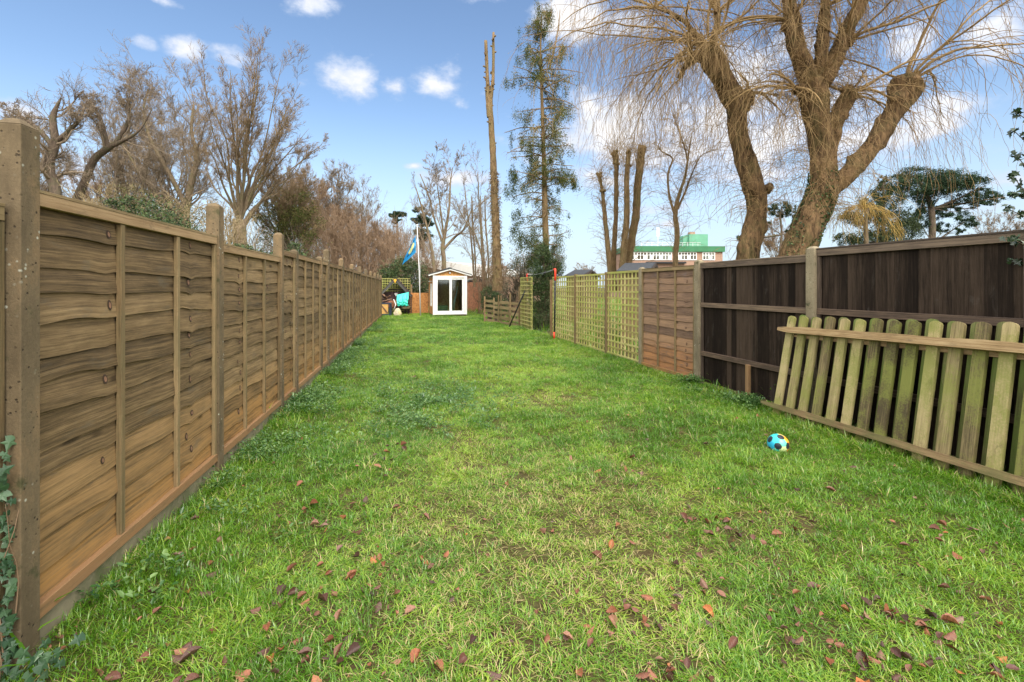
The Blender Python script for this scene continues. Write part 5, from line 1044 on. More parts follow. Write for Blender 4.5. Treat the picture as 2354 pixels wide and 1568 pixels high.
# --- thin cypress
z = 22.; root = empty('cypress_tree', tuple(gbase(z, 1255))); tag(root, 'tall sparse cypress with drooping brownish green sprays', 'conifer'); A = Acc()
p, r = tpath(z, [(1257, 668, 17.2), (1256, 600, 15.2), (1252, 480, 13.2), (1250, 380, 10.6), (1246, 250, 7.3), (1242, 120, 4.6), (1246, 10, 1.3)]); limb(A, p, r, 12, 7, .09); A.build('trunk', m_stump, root)
p2, r2 = tpath(z, [(1262, 160, 5), (1275, 110, 4), (1284, 60, 3), (1287, 22, 1.5)])
rg = np.random.default_rng(17); TP, TR_ = spline(p, r, 6); B = Acc(); B.tub(np.array(p2)[None], np.array(r2)[None], 5); C = []; S = []
prof = lambda y: np.interp(y, [10, 60, 110, 180, 260, 330, 400, 440, 500, 600], [6, 34, 78, 92, 92, 95, 70, 78, 66, 44])
for k in range(175):
    y = 15+580*rg.random()**.95; i = np.argmin(np.abs(TP[:, 2]-GZ(y, z))); a = rg.uniform(0, 6.28); w = prof(y)/F*z*rg.uniform(.5, 1.15); 
    if rg.random() < .14 and 270 < y < 300: w *= 1.4
    d = np.array([math.cos(a), math.sin(a)*.8, rg.uniform(-.1, .35)]); m = shoots(rg, TP[i][None], d[None], w, .012+.012*w, 9, .08, .05, .35); B.tub(*m, 4)
    q, dd, _, t = spawn(rg, m[0], m[1], 9, .2, 1, .3, 1.); m2 = shoots(rg, q, dd, .35*rg.uniform(.4, 1.3, len(q)), .006, 5, .12, .22, .5); B.tub(*m2, 3)
    live = .9 if y < 400 else .55
    if rg.random() < live:
        for s_ in range(rg.integers(3, 7)):
            j = rg.integers(0, len(m2[0])); base = m2[0][j, rg.integers(2, 6)]; n = 55 if rg.random() < .6 else 120; sp = rg.uniform(.05, .13)
            q = base+rg.normal(0, 1, (n, 3))*np.array([sp, sp, sp*1.4])+np.array([0, 0, -1])*rg.random((n, 1))**1.2*rg.uniform(.15, .5); C.append(q); S.append(np.full(n, rg.random()))
# denser dark clumps low down, as in the photograph
for (x, y, w, h) in ((1190, 490, 18, 40), (1175, 420, 16, 26), (1215, 545, 18, 30), (1195, 560, 22, 26), (1290, 400, 30, 14), (1222, 600, 20, 20), (1180, 390, 14, 18), (1268, 390, 30, 10), (1230, 580, 14, 24), (1185, 520, 16, 24), (1320, 410, 12, 14)):
    for s_ in range(14):
        c = P(x, y, z+rg.uniform(-.6, .4))+rg.normal(0, .5, 3)*np.array([w, w, h])/F*z; n = 60; C.append(c+rg.normal(0, .07, (n, 3))+np.array([0, 0, -1])*rg.random((n, 1))*.35); S.append(np.full(n, rg.uniform(0, .35)))
C = np.concatenate(C); S = np.concatenate(S); V, Q = leaves(rg, C, .085, .3, 1.3); fastmesh('crown', V, Q, m_conif, root, rnd=np.clip(S*.8+rg.random(len(Q))*.3, 0, 1)); B.build('branches', m_twig, root); world_children(root)
# --- willows
def willow(name, label, base, limbs, knobs, z, seed, trunk_fuzz=()):
    rg = np.random.default_rng(seed); root = empty(name, tuple(base)); tag(root, label, 'willow'); A = Acc(); LP = []
    for i, l in enumerate(limbs): p, r = tpath(z, l); limb(A, p, r, 30, seed+i, .12, 14, fine=.045); LP.append((p, r))
    B = Acc(); H = Acc()
    for (x, y, dz, rad, n, dirs, Lm, hang) in knobs:
        c = P(x, y, z+dz); R_ = rad/F*z
        for q in range(7):   # swollen knuckles
            d = nrm(rg.normal(0, 1, 3)); cc = c+d*R_*.5; s = R_*rg.uniform(.3, .55); limb(A, [cc-d*s*.9, cc-d*s*.3, cc+d*s*.3, cc+d*s*.8], [s*.5, s, s*.9, s*.3], 9, seed+q, .18, 3)
        D = []; n = max(6, int(n*.68))
        for k in range(n):
            dx, up = dirs[rg.integers(0, len(dirs))]; D.append([dx+rg.normal(0, .35), rg.normal(0, .6), up+rg.normal(0, .25)])
        D = nrm(np.array(D)); L = Lm*1.12*rg.uniform(.5, 1.2, n); r0 = rg.uniform(.012, .046, n)
        c0 = shoots(rg, c+D*R_*.6, D, L, r0, 16, .11, .055, .25); B.tub(*c0, 5)
        q, d, rr, t = spawn(rg, c0[0], c0[1], 6, .2, 1, .35, .9); c1 = shoots(rg, q, d, Lm*.38*rg.uniform(.5, 1.3, len(q)), np.maximum(rr*.5, .005), 8, .12, .09, .4); B.tub(*c1, 4)
        for src, cnt in ((c0, max(2, int(hang*.55))), (c1, max(1, hang//6))):
            q, d, rr, t = spawn(rg, src[0], src[1], cnt, .25, 1, .4, 1.2); L = rg.uniform(.5, 1, len(q))**1.3*np.minimum(3.4, np.maximum(.5, q[:, 2]-2.6))
            c2 = shoots(rg, q, d*np.array([1, 1, .5]), L, .0046, 14, .17, .27, .6); H.tub(*c2, 3)
            q, d, rr, t = spawn(rg, c2[0], c2[1], 2, .1, .9, .3, .8); c3 = shoots(rg, q, d, .45*rg.uniform(.3, 1.3, len(q)), .0032, 5, .12, .2, .6); H.tub(*c3, 3)
        # short broken and curling shoots hugging the knob
        m = 40; D = nrm(rg.normal(0, 1, (m, 3))); c4 = shoots(rg, c+D*R_*.8, D, .9*rg.uniform(.3, 1.2, m), .007, 7, .2, .10, .5); B.tub(*c4, 4)
    A.build('trunk', m_willow, root); B.build('boughs', m_wtwig, root); H.build('hanging_twigs', m_wtwig, root)
    for i, (li, n, L, t0, t1) in enumerate(trunk_fuzz): fuzz(root, *LP[li], n, L, seed+50+i, m_wtwig, .22, .0055, t0, t1, (.6, 1.4), 2, nm='trunk_shoots')
    return root, LP
LFT = [(-1, .6), (-1, .2), (-.8, .9), (-.2, 1), (.3, 1)]; UPR = [(0, 1), (.5, 1), (-.5, 1), (.9, .6), (-.9, .6)]; RGT = [(1, .8), (.7, 1), (1, .3), (.2, 1), (-.2, 1)]
W1, LP1 = willow('pollard_willow', 'leaning pollarded willow with a single twisting trunk left of the forked one', gbase(13, 1716),
  [[(1708, 720, 57.8), (1716, 600, 48.5), (1738, 504, 43.7), (1740, 465, 42.2), (1728, 420, 45.3), (1710, 363, 43.0), (1696, 300, 37.5), (1690, 240, 43.7), (1660, 180, 46.9), (1636, 140, 51.5), (1630, 112, 40.6)],
   [(1700, 240, 34.4), (1716, 222, 31.2), (1722, 212, 26.6)], [(1640, 130, 32.8), (1600, 132, 23.4), (1580, 146, 15.6), (1560, 180, 7.8)], [(1636, 130, 31.2), (1640, 90, 17.2), (1650, 40, 11.7), (1648, -40, 7.8)], [(1630, 120, 23.4), (1600, 80, 11.0), (1560, 40, 8.6), (1500, 15, 5.5)],
   [(1760, 440, 23.4), (1768, 428, 15.6), (1770, 422, 9.4)]],
  [(1630, 112, 0, 30, 34, LFT+[(.8, .8), (-1, .5), (-1, .9)], 3.6, 14), (1590, 135, 0, 16, 14, [(-1, .5), (-1, .1), (-.6, .8)], 3.0, 12), (1648, 30, 0, 12, 14, UPR, 2.8, 9), (1718, 216, 0, 18, 8, [(.8, .8), (0, 1), (1, .3)], 1.4, 6), (1505, 20, -.3, 6, 10, LFT, 2.2, 10)], 13., 201,
  ((0, 160, 1.5, .25, .98), (0, 90, .9, .02, .25)))
W2, LP2 = willow('pollard_willow', 'massive pollarded willow forking low into an upright stem and a right limb', gbase(11.8, 1840),
  [[(1790, 760, 84.0), (1828, 600, 67.9), (1864, 504, 64.7), (1888, 443, 63.1), (1890, 363, 48.5), (1880, 282, 53.4), (1872, 222, 56.6), (1868, 190, 53.4)],
   [(1868, 200, 43.6), (1850, 161, 37.2), (1828, 101, 35.5), (1820, 50, 35.5), (1812, -10, 24.3), (1800, -90, 14.6)], [(1876, 200, 45.3), (1905, 161, 38.8), (1930, 110, 33.9), (1950, 60, 29.1), (1975, 15, 27.4), (2010, -60, 19.4)], [(1880, 190, 32.3), (1888, 120, 25.8), (1893, 60, 24.3), (1896, -20, 17.8), (1890, -90, 11.3)],
   [(1896, 400, 32.3), (1914, 300, 33.9), (1934, 250, 32.3), (1950, 222, 37.2), (1956, 208, 27.4)],
   [(1880, 450, 51.7), (1915, 425, 42.0), (1954, 395, 38.8), (2006, 334, 36.4), (2048, 268, 40.4), (2070, 225, 53.4), (2080, 195, 67.9), (2084, 182, 48.5)], [(1850, 215, 32.3), (1834, 204, 21.1), (1826, 200, 11.3)]],
  [(1820, 50, 0, 24, 20, LFT+[(-.2, 1)], 2.8, 9), (1808, -40, 0, 16, 14, UPR, 2.4, 8), (1940, 100, 0, 22, 14, UPR+RGT, 2.4, 7), (1985, -5, 0, 16, 16, RGT+UPR, 3.0, 8), (1954, 214, 0, 24, 13, [(1, .3), (1, 0), (.8, .6), (.6, -.3)], 1.7, 6), (1893, 20, 0, 16, 10, UPR, 2.2, 7),
   (2082, 195, 0, 38, 17, RGT+[(1, .6), (1, .9)], 4.4, 7), (1828, 203, 0, 12, 8, [(-1, .2), (-1, .6), (-.8, -.3)], 1.5, 7), (1893, -70, 0, 12, 12, UPR, 3, 8)], 11.8, 202,
  ((0, 340, 1.4, .3, 1.), (1, 120, 1.2, .0, .7), (2, 110, 1.2, 0, .7), (4, 60, 1., .3, 1.), (5, 60, .9, .1, .95)))
# ivy on the foot of the big willow
rg = np.random.default_rng(33); pp, rr = spline(*LP2[0], 6); q, d, r0, t = spawn(rg, pp[None], rr[None], 2600, .05, .52, 1.3, 1.8); q = q+nrm(d)*r0[:, None]*1.03; V, Q = leaves(rg, q, .055, .8, .4); IV = fastmesh('ivy', V, Q, m_ever, W2, rnd=rg.random(len(Q)))
world_children(W1); world_children(W2)
# yellow weeping twigs of a low willow behind the dark fence
z = 12.6; root = empty('weeping_willow_shrub', tuple(gbase(z, 1990))); tag(root, 'yellow weeping willow shrub above the dark fence beside the forked willow', 'willow shrub'); A = Acc(); p, r = tpath(z, [(1985, 700, 14), (1990, 600, 11), (1990, 500, 8), (2000, 470, 5)]); limb(A, p, r, 8, 3, .1, 4); rg = np.random.default_rng(5)
D = np.array([[rg.normal(.1, .9), rg.normal(0, .6), rg.uniform(.2, .9)] for _ in range(46)]); c = shoots(rg, np.tile(P(1985, 480, z), (46, 1)), D, 1.25*rg.uniform(.4, 1.1, 46), .009, 11, .08, .16, .4); A.build('trunk', m_bark, root); B = Acc(); B.tub(*c, 4); q, d, _, _ = spawn(rg, c[0], c[1], 5, .3, 1, .3, .8); c = shoots(rg, q, d, .8*rg.uniform(.3, 1.2, len(q)), .0045, 8, .1, .25, .5); B.tub(*c, 3); B.build('crown', twigm('yellow_willow_twig', (.30, .19, .05), (.45, .31, .09), (.5, .37, .14)), root); world_children(root)
# --- pollarded poles by the trellis
PZ = 17.5
for k, (pts, lb) in enumerate((([(1406, 670, 13.6), (1400, 600, 12.2), (1390, 500, 9.5), (1384, 440, 7.5), (1377, 405, 6.8)], 'shortest dark pollard pole, leftmost of the cluster behind the trellis'),
    ([(1412, 670, 12.2), (1410, 590, 11.6), (1415, 500, 10.2), (1416, 420, 9.5), (1416, 375, 11.6), (1412, 350, 16.3)], 'pollard pole with a flared cut top, second of the cluster'),
    ([(1428, 670, 17.7), (1432, 590, 15.0), (1440, 500, 13.6), (1440, 420, 11.6), (1442, 380, 9.5), (1446, 350, 10.9)], 'ivy wrapped pollard pole in the middle of the cluster'),
    ([(1434, 670, 19.0), (1445, 590, 17.7), (1460, 500, 17.7), (1466, 420, 16.3), (1472, 370, 17.7), (1476, 338, 19.0)], 'thickest pollard pole, rightmost of the cluster behind the trellis'))):
    zz = PZ+(.0, .35, -.1, .25)[k]; root = empty('pollard_pole', tuple(gbase(zz, pts[0][0]))); tag(root, lb, 'tree', 'pollard poles behind the trellis'); A = Acc(); p, r = tpath(zz, pts); limb(A, p, r, 12, 80+k, .15)
    for j in range(6): c = np.array(p[-1-(j % 2)]); d = nrm(np.random.default_rng(k*9+j).normal(0, 1, 3)*[1, 1, .4]); limb(A, [c, c+d*.16], [.07, .05], 7, j, .1, 2)
    A.build('trunk', m_stump, root); fuzz(root, p, r, 150, .9, 90+k, m_wtwig, .06, .0062, .15, 1., (.3, 1.1), 2); world_children(root)
z = 16.5; root = empty('twisted_willow', tuple(gbase(z, 1555))); tag(root, 'slim twisted willow with curling stems between pollard poles and big willows', 'willow'); A = Acc(); fl = []
for k, pts in enumerate(([(1553, 670, 12.4), (1552, 600, 11.2), (1556, 540, 11.8), (1552, 490, 10.5), (1560, 450, 7.4), (1573, 410, 5.6), (1580, 370, 4.3), (1585, 335, 3.1), (1592, 300, 1.2)], [(1553, 500, 7.4), (1538, 450, 5.0), (1535, 400, 4.3), (1545, 365, 3.7), (1520, 348, 2.5), (1512, 335, 1.2)], [(1557, 480, 5.6), (1575, 440, 4.3), (1590, 400, 3.1), (1610, 360, 1.9, -.4), (1640, 345, 1.2, -.6)], [(1580, 370, 3.7), (1572, 335, 3.1), (1560, 300, 2.5), (1545, 260, 1.2)])):
    p, r = tpath(z, pts); limb(A, p, r, 10, 95+k, .12); fl.append((p, r))
A.build('trunk', m_stump, root)
for k, (p, r) in enumerate(fl): fuzz(root, p, r, 60 if k else 120, 1.2, 120+k, m_wtwig, .10, .006, .1, 1., (.3, 1.1), 3)
world_children(root)
# --- near ivy beside the first post, holly at the right edge
rg = np.random.default_rng(61); root = empty('ivy_plant', (LX(1.9)-.0, 1.86, 0)); tag(root, 'ivy climbing beside the near concrete post', 'ivy')
mb = MB()
def starleaf(mb, c, s, rg, nrmv=None):
    u = nrm(rg.normal(0, 1, 3)+np.array([0, 0, -.8])); n = nrm((np.array(nrmv) if nrmv is not None else rg.normal(0, 1, 3))+rg.normal(0, .35, 3)); w = nrm(np.cross(u, n)); u = np.cross(n, w)
    out = [(0, -.5), (.34, -.42), (.22, -.12), (.52, .05), (.2, .14), (0, .62), (-.2, .14), (-.52, .05), (-.22, -.12), (-.34, -.42)]
    ctr = c+n*s*.06; pts = [c+u*b*s+w*a*s for a, b in out]; rn = rg.random()
    for i in range(10): mb.face([ctr, pts[i], pts[(i+1) % 10]], [(0, 0), (1, 0), (1, 1)], rn)
for k in range(150):
    h = rg.uniform(0, 1)**1.1*.95 if k < 120 else rg.uniform(0, .1); c = lface(1.93)-LN*rg.uniform(.0, .11)-LU*rg.uniform(-.005, .05)+UP*h
    if k >= 120: c = lface(1.93)+LN*rg.uniform(-.1, .22)-LU*rg.uniform(-.02, .12)+UP*rg.uniform(.02, .14)
    starleaf(mb, c, rg.uniform(.032, .06), rg, RN*-1+np.array([.3, -.6, .4]))
mb.build('foliage', leafm('ivy_leaf', [(.1, (.02, .05, .025)), (.5, (.045, .10, .045)), (.9, (.10, .17, .09))], .3, .15, .5), root); A = Acc(); q = np.stack([lface(1.9)-LN*.05+rg.normal(0, .03, 3)*[1, 1, 0] for _ in range(8)]); A.tub(*shoots(rg, q, np.tile([0., 0, 1], (8, 1)), .8, .004, 8, .1), 4); A.build('stems', m_twigr, root); world_children(root)
z = 3.75; root = empty('holly_bush', (GX(2420, z), z, 0)); tag(root, 'holly sprigs reaching over the right end of the dark fence', 'holly'); rg = np.random.default_rng(63); A = Acc(); mb = MB()
st = []
for (x0, y0, x1, y1) in ((2440, 560, 2315, 425), (2450, 500, 2330, 365), (2450, 600, 2300, 535), (2450, 420, 2345, 290), (2460, 540, 2335, 480), (2470, 460, 2325, 455), (2460, 330, 2340, 272), (2450, 620, 2345, 600)):
    a, b_ = P(x0, y0, z+.1), P(x1, y1, z+rg.uniform(-.2, .1)); c = shoots(rg, a[None], (b_-a)[None], np.linalg.norm(b_-a), .007, 8, .03, 0, .4); A.tub(*c, 5)
    q, d, _, _ = spawn(rg, c[0], c[1], 26, .15, 1, .7, 1.3)
    for qq, dd in zip(q, d): starleaf(mb, qq+dd*.025, rg.uniform(.04, .065), rg)
    tw = c[0][0, -1]; [starleaf(mb, tw+rg.normal(0, .015, 3), .05, rg) for _ in range(4)]
c = shoots(rg, np.array([[GX(2450, z), z+.1, 0]]*3)+rg.normal(0, .08, (3, 3))*[1, 1, 0], np.tile([-.05, 0, 1.], (3, 1)), 2.9, .03, 9, .04); A.tub(*c, 7); A.build('stems', m_barkd, root); mb.build('foliage', leafm('holly_leaf', [(.1, (.008, .02, .010)), (.6, (.022, .045, .022)), (.95, (.07, .11, .06))], .22, .1, .6), root); world_children(root)
# ---------------------------------------------------------------- lawn
def vnoise(x, y, s, seed):
    rg = np.random.default_rng(seed); g = rg.random((64, 64)); X, Y = x/s, y/s; i, j = np.floor(X).astype(int), np.floor(Y).astype(int); fx, fy = X-i, Y-j; fx = fx*fx*(3-2*fx); fy = fy*fy*(3-2*fy)
    a, b, c, d = g[i % 64, j % 64], g[(i+1) % 64, j % 64], g[i % 64, (j+1) % 64], g[(i+1) % 64, (j+1) % 64]; return (a*(1-fx)+b*fx)*(1-fy)+(c*(1-fx)+d*fx)*fy
def worn(x, y):
    w = np.exp(-(((x-.25)/1.15)**2+((y-3.1)/1.5)**2)**1.2)+.8*np.exp(-(((x-.35)/.8)**2+((y-6.6)/.55)**2))+.7*np.exp(-(((x-1.75)/.4)**2+((y-3.25)/.3)**2))+.5*np.exp(-(((x+.6)/.6)**2+((y-5.0)/.6)**2))
    return np.clip(w*(.45+1.0*vnoise(x, y, .35, 1))+.25*(vnoise(x, y, .8, 2)-.5), 0, 1)
def blade_protos(rg, K, nb, lo, hi, wd, rad, lean):
    V, Q, pr, rn = [], [], [], []; n = 0
    for k in range(K):
        for b in range(nb):
            a = rg.uniform(0, 6.28); r = rad*rg.random()**.5; base = np.array([r*math.cos(a), r*math.sin(a), -.01]); az = rg.uniform(0, 6.28) if rg.random() < .4 else a+rg.normal(0, .7)
            L = rg.uniform(lo, hi); th = abs(rg.normal(lean*.35, .25)); cur = rg.uniform(.35, 1.)*lean; d = np.array([math.cos(az), math.sin(az)]); s = np.array([-d[1], d[0], 0]); p = base; w = wd*rg.uniform(.7, 1.25); st = L/4; row = []
            for i in range(5):
                ww = w*(1, 1, .85, .55, .06)[i]*.5; row += [p-s*ww, p+s*ww]; t = min(th+cur*i/3., 2.0); p = p+np.array([d[0]*math.sin(t), d[1]*math.sin(t), math.cos(t)])*st
            V += row; q = rg.random()
            for i in range(4): o = n+i*2; Q.append((o, o+1, o+3, o+2)); rn.append(q)
            n += 10; pr += [k+1]*10
    return np.array(V), np.array(Q), np.array(pr), np.array(rn)
def scatter_obj(name, mat, protos, pts, rot, scl, pick, attrs):
    V, Q, pr, rn = protos; nV, nP = len(V), len(pts); me = bpy.data.meshes.new(name); me.vertices.add(nV+nP); me.vertices.foreach_set('co', np.concatenate([V, pts]).astype(np.float32).ravel())
    nf, k = Q.shape; me.loops.add(nf*k); me.loops.foreach_set('vertex_index', Q.astype(np.int32).ravel()); me.polygons.add(nf); me.polygons.foreach_set('loop_start', np.arange(0, nf*k, k, dtype=np.int32)); me.polygons.foreach_set('loop_total', np.full(nf, k, np.int32)); me.polygons.foreach_set('use_smooth', np.ones(nf, bool)); me.update(calc_edges=True)
    def pa(n, typ, v0, v1):
        a = me.attributes.new(n, typ, 'POINT'); arr = np.concatenate([v0, v1]); a.data.foreach_set('vector' if typ == 'FLOAT_VECTOR' else 'value', arr.ravel())
    pa('proto', 'INT', pr.astype(np.int32), np.zeros(nP, np.int32)); pa('pick', 'INT', np.zeros(nV, np.int32), pick.astype(np.int32)); pa('rot', 'FLOAT_VECTOR', np.zeros((nV, 3), np.float32), rot.astype(np.float32)); pa('scl', 'FLOAT_VECTOR', np.ones((nV, 3), np.float32), scl.astype(np.float32))
    for n, v in attrs.items(): pa(n, 'FLOAT', np.zeros(nV, np.float32), v.astype(np.float32))
    a = me.attributes.new('rnd', 'FLOAT', 'FACE'); a.data.foreach_set('value', rn.astype(np.float32)); me.materials.append(mat)
    o = bpy.data.objects.new(name, me); COL.objects.link(o)
    g = bpy.data.node_groups.new(name+'_scatter', 'GeometryNodeTree'); g.interface.new_socket('Geometry', in_out='INPUT', socket_type='NodeSocketGeometry'); g.interface.new_socket('Geometry', in_out='OUTPUT', socket_type='NodeSocketGeometry')
    nn = g.nodes; gi, go = nn.new('NodeGroupInput'), nn.new('NodeGroupOutput')
    def na(n, t): x = nn.new('GeometryNodeInputNamedAttribute'); x.data_type = t; x.inputs[0].default_value = n; return x.outputs[0]
    pro = na('proto', 'INT'); cmp_ = nn.new('FunctionNodeCompare'); cmp_.data_type = 'INT'; cmp_.operation = 'GREATER_THAN'
    ia = [i for i in cmp_.inputs if i.type == 'INT']; g.links.new(pro, ia[0]); ia[1].default_value = 0
    se = nn.new('GeometryNodeSeparateGeometry'); se.domain = 'POINT'; g.links.new(gi.outputs[0], se.inputs[0]); g.links.new(cmp_.outputs[0], se.inputs['Selection'])
    sp = nn.new('GeometryNodeSplitToInstances'); sp.domain = 'POINT'; g.links.new(se.outputs[0], sp.inputs[0]); g.links.new(pro, sp.inputs['Group ID'])
    ins = nn.new('GeometryNodeInstanceOnPoints'); g.links.new(se.outputs[1], ins.inputs['Points']); g.links.new(sp.outputs[0], ins.inputs['Instance']); ins.inputs['Pick Instance'].default_value = True; g.links.new(na('pick', 'INT'), ins.inputs['Instance Index'])
    er = nn.new('FunctionNodeEulerToRotation'); g.links.new(na('rot', 'FLOAT_VECTOR'), er.inputs[0]); g.links.new(er.outputs[0], ins.inputs['Rotation']); g.links.new(na('scl', 'FLOAT_VECTOR'), ins.inputs['Scale']); g.links.new(ins.outputs[0], go.inputs[0])
    m = o.modifiers.new('scatter', 'NODES'); m.node_group = g; return o
def grass_mat(name, green, yellow, dry):
    m, t, b = newmat(name); rn = attr(t, 'rnd'); ti = attr(t, 'tint', 'INSTANCER'); dr = attr(t, 'dry', 'INSTANCER')
    f = M_(t, 'ADD', M_(t, 'MULTIPLY', rn, .5), M_(t, 'MULTIPLY', ti, .5)); c = ramp(t, f, [(.10, tuple(x*.55 for x in green)), (.4, green), (.8, yellow)])
    d = M_(t, 'GREATER_THAN', M_(t, 'ADD', rn, M_(t, 'MULTIPLY', dr, .62)), .985); c = mix(t, d, c, dry)
    L_(t, c, b.inputs['Base Color']); b.inputs['Roughness'].default_value = .27; b.inputs['Specular IOR Level'].default_value = .75
    tr = t.nodes.new('ShaderNodeBsdfTranslucent'); L_(t, c, tr.inputs[0]); mx = t.nodes.new('ShaderNodeMixShader'); mx.inputs[0].default_value = .42; L_(t, b.outputs[0], mx.inputs[1]); L_(t, tr.outputs[0], mx.inputs[2]); L_(t, mx.outputs[0], t.nodes['Material Output'].inputs[0]); return m
m_grass = grass_mat('grass_blades', (.115, .29, .017), (.43, .57, .07), (.56, .46, .21))
rg = np.random.default_rng(900)
def lawn_points(rg, dens, y0, y1, mx=.35):
    n = int(dens*(y1-y0)*11.6); y = rg.uniform(y0, y1, n); x = rg.uniform(-8., 5.4, n)*1.; n0 = n
    ins = (x > LX(y)-.04) & (x < RX(y)+.05) if mx < .4 else (x > -9)
    return x[ins], y[ins]
XS, YS, SS = [], [], []
for (y0, y1, d, s) in ((.9, 3, 620, 1.), (3, 5, 520, 1.05), (5, 8, 380, 1.15), (8, 13, 250, 1.3), (13, 21, 170, 1.6), (21, 29, 120, 1.8)):
    x, y = lawn_points(rg, d*1.16, y0, y1); XS.append(x); YS.append(y); SS.append(np.full(len(x), s))
x, y, s = map(np.concatenate, (XS, YS, SS)); w = worn(x, y); clump = vnoise(x, y, .16, 5); big = vnoise(x, y, .9, 6)
keep_ = rg.random(len(x)) > w*.42; x, y, s, w, clump, big = [q[keep_] for q in (x, y, s, w, clump, big)]
edge = np.minimum(x-LX(y), RX(y)-x); ed = np.clip(1-edge/.35, 0, 1)
tall = (clump > .66)*(big > .42)
h = s*(.56+.55*clump+.35*tall+.75*ed)*(1-.45*w)*rg.uniform(.75, 1.2, len(x)); wd = s*rg.uniform(.9, 1.15, len(x))
tint = np.clip(.42+.55*(vnoise(x, y, .45, 8)-.5)+.5*(vnoise(x, y, 1.7, 9)-.5)+.38*w-.25*tall-.12*ed+.12*np.clip((y-6)/10, 0, 1)+rg.normal(0, .10, len(x)), 0, 1)
rot = np.stack([rg.normal(0, .12, len(x)), rg.normal(0, .12, len(x)), rg.uniform(0, 6.28, len(x))], 1)
gr = scatter_obj('grass', m_grass, blade_protos(rg, 14, 27, .028, .088, .0033, .055, 1.6), np.stack([x, y, hgt(x, y)], 1), rot, np.stack([wd, wd, h], 1), rg.integers(0, 14, len(x)), {'tint': tint, 'dry': np.clip(.05+.52*w, 0, 1)})
tag(gr, 'green lawn grass between the two fences', 'grass', None, 'stuff'); print('tufts', len(x))
# longer lying blades along the fence feet and in the wet patches
n = 4200; y = 1.+13*rg.random(n)**1.5; sd_ = rg.random(n); x = np.where(sd_ < .35, LX(y)+rg.exponential(.12, n), np.where(sd_ < .6, RX(y)-rg.exponential(.18, n)-.02, rg.uniform(-2, 3, n)))
pz = rg.random(n) < .0; x[:700] = 0
tt = rg.random(700); A0_, A1_ = np.array([3.12, 5.8]), np.array([3.95, 2.3]); x[:700] = A0_[0]+(A1_[0]-A0_[0])*tt+rg.normal(0, .07, 700); y[:700] = A0_[1]+(A1_[1]-A0_[1])*tt+rg.normal(0, .05, 700)
ok = (x > LX(y)-.02) & (x < RX(y)) & ((vnoise(x, y, .5, 12) > .45) | (np.arange(n) < 700)) & (worn(x, y) < .4) & ((np.minimum(x-LX(y), RX(y)-x) < .5) | (y > 2.6) | (np.arange(n) < 700)); x, y = x[ok], y[ok]
tall_g = scatter_obj('long_grass', m_grass, blade_protos(rg, 6, 18, .08, .17, .0042, .04, 1.6), np.stack([x, y, hgt(x, y)], 1), np.stack([rg.normal(0, .15, len(x)), rg.normal(0, .15, len(x)), rg.uniform(0, 6.28, len(x))], 1), np.stack([rg.uniform(.7, 1.1, len(x))]*3, 1), rg.integers(0, 6, len(x)), {'tint': np.clip(rg.normal(.38, .2, len(x)), 0, 1), 'dry': np.full(len(x), .12)})
tag(tall_g, 'longer wet grass blades at the fence feet and the picket panel', 'grass', None, 'stuff')
# grass outside the garden, coarser
n = 9000; y = rg.uniform(1, 60, n); x = rg.uniform(-30, 30, n); ok = (x < LX(y)-.2) | (x > RX(y)+.25) | (y > 29.3); x, y = x[ok], y[ok]
og = scatter_obj('rough_grass', m_grass, blade_protos(rg, 5, 26, .10, .26, .012, .16, 1.1), np.stack([x, y, hgt(x, y)], 1), np.stack([0*x, 0*x, rg.uniform(0, 6.28, len(x))], 1), np.stack([rg.uniform(1, 2, len(x))]*3, 1), rg.integers(0, 5, len(x)), {'tint': np.full(len(x), .35), 'dry': np.full(len(x), .2)}); tag(og, 'rough grass outside the garden fences', 'grass', None, 'stuff')
# broad leaved weeds
def weed_protos(rg, K, nl, R_, s0):
    V, Q, pr, rn = [], [], [], []; n = 0
    for k in range(K):
        for b in range(nl):
            a = rg.uniform(0, 6.28); r = R_*rg.random()**.6; c = np.array([r*math.cos(a), r*math.sin(a), rg.uniform(.01, .07)]); u = nrm(np.array([math.cos(a+rg.normal(0, .8)), math.sin(a+rg.normal(0, .8)), rg.uniform(-.3, .5)])); w = nrm(np.cross(u, [0, 0, 1.])+rg.normal(0, .15, 3)); s = s0*rg.uniform(.6, 1.3); nn_ = np.cross(w, u)
            V += [c, c+u*s*.3+w*s*.28+nn_*s*.1, c+u*s*.75+w*s*.24+nn_*s*.08, c+u*s*1.05, c+u*s*.75-w*s*.24+nn_*s*.08, c+u*s*.3-w*s*.28+nn_*s*.1]; Q += [(n, n+1, n+2, n+3), (n, n+3, n+4, n+5)]; q = rg.random(); rn += [q, q]; n += 6; pr += [k+1]*6
    return np.array(V), np.array(Q), np.array(pr), np.array(rn)
m_weed = grass_mat('weed_leaves', (.055, .15, .035), (.22, .36, .11), (.30, .28, .12))
n = 2600; y = rg.uniform(2.2, 20, n); x = LX(y)+rg.exponential(.20, n)+.02; a_ = rg.random(n) < .22; y[a_] = rg.uniform(5.9, 7.9, a_.sum()); x[a_] = RX(y[a_])-rg.exponential(.13, a_.sum())-.01
cdx = rg.random(n) < .12; x[cdx] = -1.0+rg.normal(0, .5, cdx.sum()); y[cdx] = 6.3+rg.normal(0, .8, cdx.sum()); ok = (x > LX(y)) & (vnoise(x, y, .5, 21) > .36) & ((y > 4.2) | (rg.random(n) < .25)); x, y = x[ok], y[ok]
